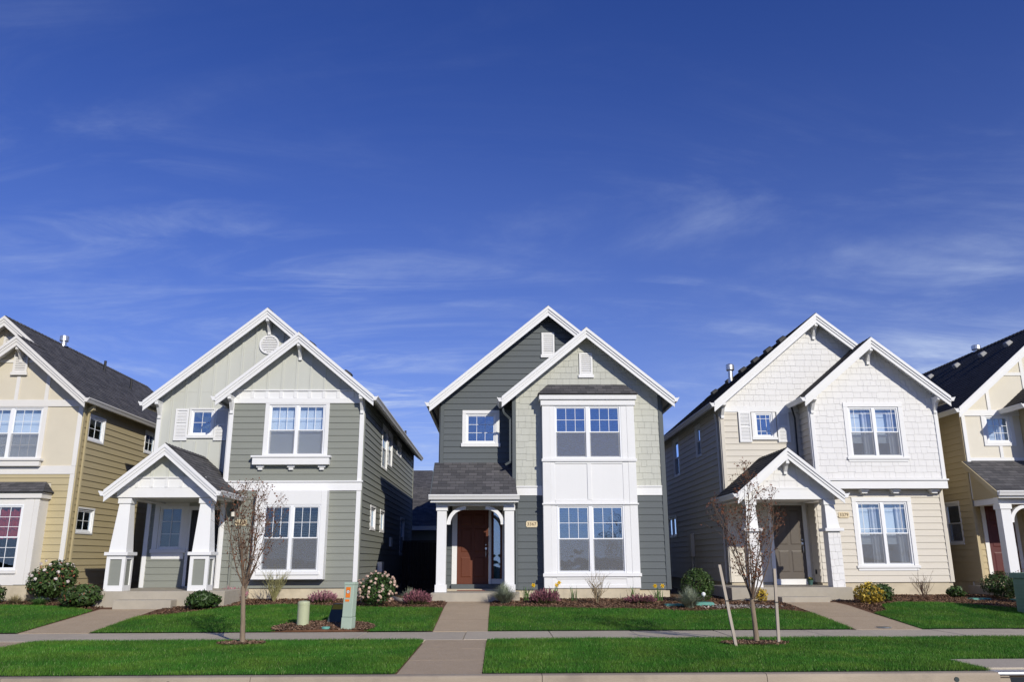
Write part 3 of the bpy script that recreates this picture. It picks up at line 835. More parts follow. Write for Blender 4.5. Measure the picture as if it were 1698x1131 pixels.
def bay_box(H, X0, X1, Yf, Yb, z0, z1, wins, material, name='bay'):
    pl = front(Yf); hs, _ = win_holes(wins); mb = MB()
    for rc in sub_rects((X0, X1, z0, z1), hs): mb.pbox(pl, rc[0], rc[1], rc[2], rc[3], -.1, 0)
    mb.box(X0, X0 + .09, Yf + .1, Yb, z0, z1); mb.box(X1 - .09, X1, Yf + .1, Yb, z0, z1)
    mb.box(X0 + .09, X1 - .09, Yf + .1, Yb, z0, z0 + .08); mb.box(X0 + .09, X1 - .09, Yf + .1, Yb, z1 - .08, z1)
    return mb.build(name, material, H.root), pl

def bay_roof(H, X0, X1, Yf, Yb, z0, z1, inset, roofm='roofing'):
    mb = MB()
    roof_slab(mb, (X0, Yf, z0), (X1, Yf, z0), (X1 - inset, Yb, z1), (X0 + inset, Yb, z1), .03)
    for s, x, xi in ((1, X1, X1 - inset), (-1, X0, X0 + inset)):
        courses(mb, (x, Yf, z0), (x, Yb, z0), (xi, Yb, z1), (xi + .0 * s, Yb - .002, z1))
    return mb.build('bay_roof', roofm, H.root)

def corbel(H, pl, u, z0, z1, w=.22, d=.18, material='white', dbase=0.0):
    o = MB().pbox(pl, u - w / 2, u + w / 2, z1 - (z1 - z0) * .5, z1 - .002, dbase + .001, dbase + d).build('corbel', material, H.root, bevel=.005)
    MB().pbox(pl, u - w / 2 + .04, u + w / 2 - .04, z0, z1 - (z1 - z0) * .5 - .001, dbase + .001, dbase + d * .8).build('corbel_foot', material, o, bevel=.005)

def gable_porch(H, xa, za, half, yr, F2, XL, F1, zs, roofm='roofing', fascia='white', right_stop=None):
    zt = za - PITCH * half; xl, xr = xa - half, xa + half; mb = MB()
    roof_slab(mb, (xl, yr - .02, zt), (xl, F2, zt), (xa, F2, za), (xa, yr - .02, za))
    roof_slab(mb, (xr, yr - .02, zt), (xr, F1 - .03, zt), (xa, F1 - .03, za), (xa, yr - .02, za))
    zl = za - PITCH * (XL - xa)
    if XL > xa: roof_slab(mb, (XL, F1 - .03, zl), (XL, F2, zl), (xa, F2, za), (xa, F1 - .03, za))
    P = mb.build('porch_roof', roofm, H.root)
    soffit(P, (xl, yr, zt), (xl, F2, zt), (xa, F2, za), (xa, yr, za), fascia); soffit(P, (xr, yr, zt), (xr, F1 - .03, zt), (xa, F1 - .03, za), (xa, yr, za), fascia)
    ridge_cap(P, (xa, yr - .03, za), (xa, F2, za), material=roofm, r=.12)
    barge(P, yr, xa, za, xl, zt, material=fascia); barge(P, yr, xa, za, xr, zt, material=fascia)
    gutter(H, left(xl), yr - .06, F2 - .02, zt - .005, fascia); gutter(H, right(xr), yr - .06, F1 - .04, zt - .005, fascia)
    return P, zt

def arch_bracket(H, pl, u0, u1, z0, z1, d0, d1, material='white', th=.10):
    """curved brace from a post (u0, low z0) to the beam (u1, high z1)"""
    n = 10; out = []; inn = []
    for i in range(n + 1):
        w = math.pi / 2 * i / n
        u = u0 + (u1 - u0) * (1 - math.cos(w)); z = z0 + (z1 - z0) * math.sin(w)
        out.append((u, z))
    sg = 1 if u1 > u0 else -1
    for i in range(n + 1):
        w = math.pi / 2 * i / n
        u = u0 + (u1 - u0) * (1 - math.cos(w)) * 1.0; z = z0 + (z1 - z0) * math.sin(w)
        nx, nz = -math.cos(w) * -sg, -math.sin(w)
        inn.append((u + nx * th * (1 - .15 * i / n), z + nz * th * .9))
    mb = MB()
    for i in range(n):
        q = [out[i], out[i + 1], inn[i + 1], inn[i]]
        mb.pprism(pl, q, d0, d1)
    return mb.build('arch_bracket', material, H.root)

def post(H, X0, X1, Y0, Y1, z0, z1, base=.19, cap=.13, e=.028, material='white'):
    P = MB().box(X0, X1, Y0, Y1, z0 + base, z1 - cap).build('column', material, H.root, bevel=.006)
    MB().box(X0 - e, X1 + e, Y0 - e, Y1 + e, z0, z0 + base).build('column_base', material, P, bevel=.006)
    MB().box(X0 - e, X1 + e, Y0 - e, Y1 + e, z1 - cap, z1).build('column_cap', material, P, bevel=.006)
    return P

def tapered_column(H, xb0, xb1, xt0, xt1, yc, zp0, zp1, z1, panel_mat, frame='white', shingled=False):
    """panelled pedestal with a tapering shaft above; yc centre depth"""
    wb, wt = (xb1 - xb0) / 2, (xt1 - xt0) / 2
    q = lambda x0, x1, w, z: [(x0, yc - w, z), (x1, yc - w, z), (x1, yc + w, z), (x0, yc + w, z)]
    S = MB().hexa(q(xb0 + .02, xb1 - .02, wb - .02, zp1 + .08) + q(xt0, xt1, wt, z1 - .14)).build('column', frame, H.root, bevel=.006)
    MB().box(xt0 - .03, xt1 + .03, yc - wt - .03, yc + wt + .03, z1 - .14, z1).build('column_cap', frame, S, bevel=.006)
    MB().box(xb0 - .055, xb1 + .055, yc - wb - .055, yc + wb + .055, zp1, zp1 + .08).build('pedestal_cap', frame, S, bevel=.006)
    P = MB().box(xb0 + .03, xb1 - .03, yc - wb + .03, yc + wb - .03, zp0, zp1).build('pedestal', panel_mat, S)
    if not shingled:
        m = MB(); s = .085
        for (a, b) in ((xb0, xb0 + s), (xb1 - s, xb1)):
            for (c, d) in ((yc - wb, yc - wb + s), (yc + wb - s, yc + wb)): m.box(a, b, c, d, zp0, zp1)
        for z0_, z1_ in ((zp0, zp0 + .13), (zp1 - .09, zp1)):
            for (c, d) in ((yc - wb, yc - wb + .029), (yc + wb - .029, yc + wb)): m.box(xb0 + s, xb1 - s, c, d, z0_, z1_)
            for (a, b) in ((xb0, xb0 + .029), (xb1 - .029, xb1)): m.box(a, b, yc - wb + s, yc + wb - s, z0_, z1_)
        m.build('pedestal_frame', frame, S)
    return S

# ------------------------------------------------------------------ house A: sage green, gabled porch on tapered columns
def house_sage():
    H = House('house', (-6.8, 22.8, .3), 'sage green house with gabled porch on tapered white columns, left of the dark grey house')
    X0, XL, X1, F1, F2, YB, zt, zs = -9.82, -7.50, -3.75, 22.8, 23.6, 36.4, 5.78, .66
    rw = [W_(26.5, 27.65, 4.3, 5.6, units=1, grid=None, inter='shade', casing=(.06, .06, .06, .06)), W_(28.0, 28.95, 4.55, 5.6, units=1, grid=None, inter='shade', casing=(.06, .06, .06, .06)),
          W_(30.4, 31.6, 5.2, 5.62, units=1, hung=False, grid=None, inter='dark', casing=(.06, .06, .06, .06)),
          W_(24.6, 25.5, 2.28, 2.88, units=1, hung=False, grid='full', cols=2, rows=1, inter='shade', casing=(.06, .06, .06, .06)),
          W_(26.65, 27.55, 2.28, 2.88, units=1, hung=False, grid='full', cols=2, rows=1, inter='shade', casing=(.06, .06, .06, .06)),
          W_(32.2, 33.4, 1.6, 2.92, units=1, grid=None, inter='shade', casing=(.06, .06, .06, .06))]
    S = shell(H, X0, XL, X1, F1, F2, YB, zt, zs, 'a_siding', rwins=rw)
    zw, xf, zf = S['zw'], S['xf'], S['zf']
    p1, p2 = front(F1), front(F2)
    up = [W_(-6.40, -4.83, 4.17, 5.60, units=2, casing=(.11, .11, .035, 0), inter='shade', sill=None)]
    bump = (-6.50, -4.60, .88, 3.205)
    ch, cl = win_holes(up)
    g1 = gable_poly(S, XL, X1, zs, xf, zf)
    w1 = core(H, 'front_wall', p1, [g1], ch + [(-6.4, -4.7, 1.0, 3.0)], 'a_siding')
    clad_boards(H, w1, p1, [[(XL + .12, zs), (X1 - .12, zs), (X1 - .12, 3.205), (XL + .12, 3.205)]], [bump], zs, 'a_siding')
    clad_boards(H, w1, p1, [[(XL + .12, 3.48), (X1 - .12, 3.48), (X1 - .12, 5.635), (XL + .12, 5.635)]], cl + [(-6.73, -4.62, 3.90, 4.18)], 3.48, 'a_siding')
    put_windows(H, p1, up)
    # flower-shelf sill on three corbels
    sh = MB().pbox(p1, -6.72, -4.63, 3.905, 4.10, .001, .20).build('sill_shelf', 'white', H.root, bevel=.005)
    MB().pbox(p1, -6.76, -4.59, 4.101, 4.155, .001, .235).build('shelf_top', 'white', sh, bevel=.005)
    for u in (-6.52, -5.68, -4.84): corbel(H, p1, u, 3.77, 3.903, .2, .11)
    # bands and gable panel
    bb = trim(H, 'belly_band', p1, XL - .02, X1 + .02, 3.21, 3.44, .05); MB().pbox(p1, XL - .05, X1 + .05, 3.441, 3.478, .001, .085).build('drip_ledge', 'white', bb)
    trim(H, 'frieze_board', p1, XL + .0, X1, 5.637, 5.785, .036)
    fp = trim(H, 'frieze_panel', p1, XL + .02, X1 - .02, 5.787, 5.985, .012, 'white')
    u = XL + .2
    while u < X1 - .15: MB().pbox(p1, u - .045, u + .045, 5.789, 5.983, .0125, .032).build('frieze_block', 'white', fp); u += .40
    trim(H, 'frieze_cap', p1, XL + .02, X1 - .02, 5.987, 6.02, .05)
    gp = [clip_poly(g1, [(XL, 6.021), (X1, 6.021), (X1, 9), (XL, 9)])]
    gw = MB().pprism(p1, gp[0], .0005, .008).build('gable_panel', 'a_panel', H.root); battens(H, gw, p1, gp, [], XL + .2, .40, 'a_panel', d=.028)
    trim(H, 'corner_board', p1, XL, XL + .117, zs, 3.207, .034); trim(H, 'corner_board', p1, X1 - .117, X1 + .005, zs, 3.207, .034)
    trim(H, 'corner_board', p1, XL, XL + .117, 3.48, 5.634, .034); trim(H, 'corner_board', p1, X1 - .117, X1 + .005, 3.48, 5.634, .034)
    # lower window bump-out
    lw = [W_(-6.29, -4.75, 1.08, 2.82, units=2, casing=(0, 0, 0, 0), inter='blind', glass='glass_low')]
    B, pb = bay_box(H, bump[0], bump[1], 22.5, F1, bump[2], bump[3] - .004, lw, 'white'); put_windows(H, pb, lw)
    for a, b, c, e in ((-6.50, -6.29, .89, 3.19), (-4.75, -4.60, .89, 3.19)): MB().pbox(pb, a, b, c, e, .001, .022).build('stile', 'white', B, bevel=.004)
    MB().pbox(pb, -6.288, -4.752, 2.822, 3.19, .001, .02).build('rail', 'white', B, bevel=.004); MB().pbox(pb, -6.288, -4.752, .89, 1.0, .001, .02).build('rail', 'white', B, bevel=.004)
    MB().pbox(pb, -6.36, -4.70, 1.002, 1.078, .0225, .05).build('sill', 'white', B, bevel=.004)
    # recessed wing: board and batten above, entry below
    sw = [W_(-8.86, -8.22, 4.86, 5.60, units=1, hung=False, cols=2, rows=2, casing=(.045, .045, .04, .0), inter='dark', sill=(.06, .09, .09))]
    c2, l2 = win_holes(sw)
    ew = [W_(-9.46, -8.80, 1.68, 2.85, units=1, hung=False, cols=2, rows=3, casing=(.14, .14, .14, 0), inter='dark', glass='glass_low', sill=(.07, .1, .16))]
    c3, l3 = win_holes(ew)
    rect = [(X0, zs), (XL, zs), (XL, zw), (X0, zw)]; top = upper_left_poly(S, X0, XL, zw)
    w2 = core(H, 'front_wall', p2, [rect, top], c2 + c3, 'a_panel')
    lowr = [(X0 + .12, zs), (XL, zs), (XL, 2.9), (X0 + .12, 2.9)]; we = w2
    clad_boards(H, we, p2, [lowr], l3 + [(-9.63, -8.63, 1.5, 1.7), (-8.66, XL, 0, 2.9)], zs, 'a_siding')
    put_windows(H, p2, sw); put_windows(H, p2, ew)
    trim(H, 'sill_apron', p2, -9.58, -8.70, 1.42, 1.575, .03)
    door(H, p2, -8.57, -7.71, .70, 2.74, 'door_dark', d=.012, casing=(.085, .09, .12))
    upr = [(X0 + .11, 2.95), (XL, 2.95), (XL, zw), (X0 + .11, zw)]
    hb = l2 + [(-9.32, -7.84, 4.68, 5.62), (X0, XL, 2.9, 4.2 - .9)]
    battens(H, w2, p2, [upr, top], hb, X0 + .36, .385, 'a_panel', d=.026)
    trim(H, 'panel_seam', p2, X0 + .5, S['xm'] - 1.2, 6.12, 6.135, .006, 'a_panel')
    for a, b in ((-9.30, -8.92), (-8.16, -7.78)): shutter(H, p2, a, b, 4.70, 5.62)
    trim(H, 'corner_board', p2, X0 - .005, X0 + .11, zs, zw - .02, .034)
    round_vent(H, p2, S['xm'] + .02, 7.55, .295, .004)
    # return wall
    pr = left(XL); w = core(H, 'return_wall', pr, [[(F1 + .12, zs), (F2, zs), (F2, zw), (F1 + .12, zw)]], [], 'a_siding')
    clad_boards(H, w, pr, [[(F1 + .1, zs), (F2 - .01, zs), (F2 - .01, zw), (F1 + .1, zw)]], [], zs, 'a_siding'); trim(H, 'corner_board', pr, F1 + .001, F1 + .1, zs, zw, .034, 'white')
    # knee braces
    bracket(H, p2, S['xm'], S['zm'] - .30, .36, .42); bracket(H, p2, X0 + .06, zt + .0, .36, .44)
    bracket(H, p1, xf, zf - .30, .36, .42); bracket(H, p1, XL + .06, zt + .0, .36, .44); bracket(H, p1, X1 - .06, zt + .0, .36, .44)
    # porch
    xa, za = -8.34, 4.21
    P, pzt = gable_porch(H, xa, za, 1.385, 20.72, F2, XL, F1, zs)
    pp = front(21.02)
    hb_ = (za - .13 - 3.15) / PITCH; tri = [(xa - hb_, 3.15), (xa + hb_, 3.15), (xa, za - .13)]
    gw = core(H, 'porch_gable', pp, [tri], [], 'a_panel', .1)
    tp = [clip_poly(tri, [(-12, 3.40), (-5, 3.40), (-5, 5), (-12, 5)])]; battens(H, gw, pp, tp, [], xa - .78, .39, 'a_panel', d=.024)
    fp = MB().pprism(pp, clip_poly(tri, [(-12, 3.155), (-5, 3.155), (-5, 3.385), (-12, 3.385)]), .0005, .012).build('frieze_panel', 'white', gw)
    for k in range(-2, 3): MB().pbox(pp, xa + k * .37 - .035, xa + k * .37 + .035, 3.16, 3.38, .0125, .03).build('frieze_block', 'white', gw)
    MB().pbox(pp, xa - .98, xa + .98, 3.386, 3.415, .0005, .045).build('frieze_cap', 'white', gw)
    bm = MB().box(xa - 1.2, xa + 1.2, 20.98, 21.28, 2.905, 3.148).build('porch_beam', 'white', H.root, bevel=.005)
    MB().box(xa - 1.2, xa - .98, 21.281, F2 - .03, 2.905, 3.148).build('porch_beam', 'white', H.root); MB().box(xa + .98, xa + 1.2, 21.281, F1 - .04, 2.905, 3.148).build('porch_beam', 'white', H.root)
    MB().box(xa - .97, xa + .97, 21.285, F2 - .04, 2.95, 2.97).build('porch_ceiling', 'a_panel', H.root)
    tapered_column(H, -9.585, -9.125, -9.475, -9.205, 21.18, .66, 1.50, 2.90, 'a_siding'); tapered_column(H, -7.555, -7.095, -7.465, -7.195, 21.18, .66, 1.50, 2.90, 'a_siding')
    MB().box(-9.76, -6.6, 20.82, F2 - .04, .05, .66).build('porch_slab', 'porch_concrete', H.root, bevel=.012)
    MB().box(-9.08, -7.72, 20.42, 20.818, .05, .47).build('step', 'porch_concrete', H.root, bevel=.012)
    number_plaque(H, p1, -6.93, 2.36, '3355'); lantern(H, p1, -7.13, 2.62)
    downspout(H, [(-7.02, 22.70, 3.0), (-7.12, 22.74, 2.75), (-7.12, 22.74, .75), (-7.12, 22.62, .62)], 'a_siding')
    # utilities on the side wall
    ps = right(X1)
    m = MB().pbox(ps, 26.3, 26.75, .92, 1.32, .03, .17).build('meter_box', 'white', H.root, bevel=.01); MB().tube([ps(26.5, .3, .08), ps(26.5, .92, .08)], .03, 8).build('conduit', 'galv', m)
    MB().pbox(ps, 25.3, 25.55, .62, .80, .03, .13).build('gas_meter', 'galv', H.root, bevel=.02)
    MB().tube([ps(25.35, .8, .08), ps(25.35, 1.0, .08), ps(25.5, 1.0, .08), ps(25.5, .3, .08)], .018, 8).build('gas_pipe', 'galv', H.root)
    MB().pbox(ps, 28.9, 29.3, 1.82, 2.12, .03, .1).build('wall_vent', 'white', H.root, bevel=.01)
    for y in (24.3, 25.2): roof_vent(H, (S['xm'] + 1.05, y, S['zm'] - 1.05 * PITCH), PITCH)
    roof_vent(H, (S['xf'] + 1.15, 23.7, S['zf'] - 1.15 * PITCH), PITCH)
    MB().tube([(-2.2 - 1.4, 31.8, 5.9), (-3.6, 31.8, 6.25)], .04, 8).build('vent_pipe', 'dark_metal', H.root)
    H.finish()

# ------------------------------------------------------------------ house B: dark grey with shingled gable and tall white bay
def house_grey():
    H = House('house', (1.5, 22.8, .3), 'dark grey house with tall white two-storey bay and red-brown front door')
    X0, XL, X1, F1, F2, YB, zt, zs = -1.66, .40, 4.61, 22.8, 23.5, 36.0, 5.74, .59
    FD = 24.1
    S = shell(H, X0, XL, X1, F1, F2, YB, zt, zs, 'b_siding', side_right=False)
    zw, xf, zf, xm, zm = S['zw'], S['xf'], S['zf'], S['xm'], S['zm']
    p1, p2, pd = front(F1), front(F2), front(FD)
    g1 = gable_poly(S, XL, X1, zs, xf, zf)
    bay = (1.22, 3.77, .63, 5.90)
    w1 = core(H, 'front_wall', p1, [g1], [(1.4, 3.6, .9, 5.6)], 'b_shingle')
    vent = (xf - .22, xf + .22, 6.37, 7.13)
    clad_boards(H, w1, p1, [[(XL + .1, zs), (X1 - .1, zs), (X1 - .1, 3.065), (XL + .1, 3.065)]], [bay], zs, 'b_siding')
    gs = clip_poly(g1, [(XL + .1, 3.33), (X1 - .1, 3.33), (X1 - .1, 9), (XL + .1, 9)])
    clad_shingles(H, w1, p1, [gs], [(1.20, 3.79, 3, 5.83), (1.30, 3.69, 5.8, 6.12), vent], 3.33, 'b_shingle')
    bb = MB(); 
    for a, b in ((XL + .1, 1.218), (3.772, X1 - .1)):
        o = trim(H, 'belly_band', p1, a, b, 3.07, 3.29, .034); MB().pbox(p1, a, b, 3.291, 3.326, .001, .06).build('drip_ledge', 'white', o)
    trim(H, 'corner_board', p1, XL - .005, XL + .098, zs, zw, .036, 'b_siding'); trim(H, 'corner_board', p1, X1 - .098, X1 + .005, zs, zw, .036, 'b_siding')
    gable_vent(H, p1, xf, 6.46, 7.10, .38)
    # the bay
    bw = [W_(1.55, 3.40, 4.04, 5.51, units=2, casing=(0, 0, 0, 0), inter='blind', mull=.10), W_(1.58, 3.40, 1.02, 2.79, units=2, casing=(0, 0, 0, 0), inter='blind', mull=.10)]
    B, pb = bay_box(H, bay[0], bay[1], 22.485, F1, bay[2], 5.83, bw, 'white'); put_windows(H, pb, bw)
    q = lambda n, a, b, c, e, d0=.001, d1=.02: MB().pbox(pb, a, b, c, e, d0, d1).build(n, 'white', B, bevel=.004)
    q('stile', 1.22, 1.43, .64, 5.50); q('stile', 1.432, 1.548, .64, 5.50, .001, .012); q('stile', 3.56, 3.77, .64, 5.50); q('stile', 3.402, 3.558, .64, 5.50, .001, .012)
    q('rail', 1.55, 3.40, 3.90, 3.955); q('ledge', 1.19, 3.80, 3.96, 4.035, .0205, .055)
    q('rail', 1.55, 3.40, 2.84, 2.93); q('ledge', 1.19, 3.80, 2.795, 2.838, .0205, .055); q('stile', 2.43, 2.54, 2.932, 3.898)
    q('ledge', 1.19, 3.80, .93, 1.015, .0205, .06); q('rail', 1.55, 3.40, .64, .72); q('rail', 1.55, 3.40, .87, .928)
    MB().box(1.18, 3.81, 22.435, F1, 5.515, 5.672).build('bay_frieze', 'white', B, bevel=.006); MB().box(1.14, 3.85, 22.385, F1, 5.674, 5.825).build('bay_cornice', 'white', B, bevel=.006)
    bay_roof(H, 1.11, 3.88, 22.345, F1 - .02, 5.83, 6.17, .30)
    MB().box(1.25, 3.74, 22.505, F1 + .015, -.1, .626).build('bay_foundation', 'foundation', H.root)
    # recessed wing
    sw = [W_(-.93, -.06, 4.60, 5.46, units=1, hung=False, cols=3, rows=3, casing=(.10, .10, .10, .0), inter='dark', sill=(.06, .10, .13))]
    c2, l2 = win_holes(sw); l2 = [(a, b, c - .1, d) for a, b, c, d in l2]
    rect = [(X0, 2.98), (XL, 2.98), (XL, zw), (X0, zw)]; top = upper_left_poly(S, X0, XL, zw)
    w2 = core(H, 'front_wall', p2, [rect, top], c2, 'b_siding')
    v2 = (xm - .22, xm + .22, 7.13, 7.92)
    r0 = zs + 19 * .178
    clad_boards(H, w2, p2, [[(X0 + .1, r0), (XL, r0), (XL, zw), (X0 + .1, zw)], top], l2 + [v2, (X0 - 1, X0 + .1, 0, zw)], r0, 'b_siding')
    put_windows(H, p2, sw); gable_vent(H, p2, xm, 7.22, 7.90, .38)
    trim(H, 'corner_board', p2, X0 - .005, X0 + .098, 2.98, zw, .036, 'b_siding')
    # entry
    wd = core(H, 'entry_wall', pd, [[(X0, .5), (XL, .5), (XL, 3.0), (X0, 3.0)]], [(-.19, .12, .80, 2.72)], 'b_siding')
    clad_boards(H, wd, pd, [[(X0 + .02, zs), (XL - .02, zs), (XL - .02, 2.96), (X0 + .02, 2.96)]], [(-1.32, .26, 0, 2.92)], zs, 'b_siding')
    D = door(H, pd, -1.16, -.27, .71, 2.75, 'door_red', d=.012, casing=(.15, .08, .14))
    sl = MB().pbox(pd, -.185, .115, .85, 2.70, -.02, -.012).build('sidelight', 'glass', H.root); m = MB()
    m.pbox(pd, .118, .25, .71, 2.75, -.03, .034); m.pbox(pd, -.187, .25, 2.752, 2.89, -.03, .036); m.pbox(pd, -.187, .117, .71, .848, -.03, .01); m.build('sidelight_casing', 'white', sl, bevel=.004)
    m = MB(); m.pbox(pd, -.187, -.12, .85, 2.70, -.03, .008); m.pbox(pd, .06, .117, .85, 2.70, -.03, .008); m.build('sidelight_stile', 'door_red', sl)
    make_drape(pd, -.19, .12, .8, 2.7, -.16, .02, .09).build('curtain', 'drape', sl, smooth=True)
    MB().pbox(pd, -1.31, .25, .575, .705, .001, .12).build('threshold', 'b_siding', H.root)
    MB().box(X0 + .05, XL, 22.6, FD, 2.975, 2.995).build('porch_ceiling', 'b_siding', H.root)
    MB().box(X0, XL, F2 - .0, FD, 2.996, 3.10).build('upper_floor_edge', 'b_siding', H.root)
    pl = left(X0); MB().pbox(pl, FD + .0, FD + .1, .55, 3.0, -.1, .03).build('corner_board', 'b_siding', H.root)
    pr = left(XL); w = core(H, 'return_wall', pr, [[(F1 + .12, .5), (FD, .5), (FD, zw), (F1 + .12, zw)]], [], 'b_siding')
    clad_boards(H, w, pr, [[(F1 + .12, zs), (FD - .02, zs), (FD - .02, zw), (F1 + .12, zw)]], [(F2 - .01, 30, 3.0, 9)], zs, 'b_siding')
    # shed porch roof
    mb = MB(); roof_slab(mb, (X0 - .12, 22.06, 3.02), (XL + .12, 22.06, 3.02), (XL + .0, F2 - .005, 4.05), (X0 - .12, F2 - .005, 4.05)); P = mb.build('porch_roof', 'roofing', H.root)
    soffit(P, (X0 - .12, 22.06, 3.02), (XL + .1, 22.06, 3.02), (XL, F2 - .01, 4.05), (X0 - .12, F2 - .01, 4.05), 'b_siding')
    MB().prism([(X0 - .0, 22.3, 2.95), (X0, F2, 2.95), (X0, F2, 3.93), (X0, 22.3, 3.08)], [(X0 + .08, 22.3, 2.95), (X0 + .08, F2, 2.95), (X0 + .08, F2, 3.93), (X0 + .08, 22.3, 3.08)]).build('cheek_wall', 'b_siding', H.root)
    MB().prism([(X0 - .121, 22.06, 2.86), (X0 - .121, F2, 3.89), (X0 - .121, F2, 4.05), (X0 - .121, 22.06, 3.02)], [(X0 - .15, 22.06, 2.86), (X0 - .15, F2, 3.89), (X0 - .15, F2, 4.05), (X0 - .15, 22.06, 3.02)]).build('barge_board', 'b_siding', P)
    MB().box(X0 - .13, XL + .14, 22.06, 22.09, 2.84, 3.005).build('fascia', 'white', P)
    gutter(H, front(22.058), X0 - .17, XL + .17, 3.035)
    MB().box(-1.66, XL + .04, 22.34, 22.56, 2.77, 2.97).build('porch_beam', 'white', H.root, bevel=.005); MB().box(-1.62, -1.40, 22.561, FD - .1, 2.79, 2.97).build('porch_beam', 'white', H.root)
    post(H, -1.62, -1.37, 22.32, 22.58, .55, 2.768); post(H, .175, .43, 22.32, 22.70, .55, 2.768)
    pb2 = front(22.45); arch_bracket(H, pb2, -1.369, -.86, 2.28, 2.765, -.05, .05); arch_bracket(H, pb2, .174, -.335, 2.28, 2.765, -.05, .05)
    MB().box(-1.72, .56, 21.93, FD - .02, .05, .55).build('porch_slab', 'porch_concrete', H.root, bevel=.012)
    number_plaque(H, p1, .915, 2.30, '3367')
    downspout(H, [(.10, 22.60, 5.62), (.16, 22.70, 5.35), (.34, 22.86, 5.2), (.34, 22.86, 4.0), (.20, 22.86, 3.92)], 'b_siding')
    downspout(H, [(.50, 22.2, 2.92), (.50, 22.72, 2.72), (.50, 22.74, .75), (.50, 22.6, .60)], 'b_siding')
    H.finish()
    MB().box(-1.12, -.35, 23.35, 23.85, .552, .566).build('door_mat', 'mat_red', bevel=.004)
    tag(bpy.data.objects['door_mat'], 'dull red door mat before the red-brown front door', 'door mat')

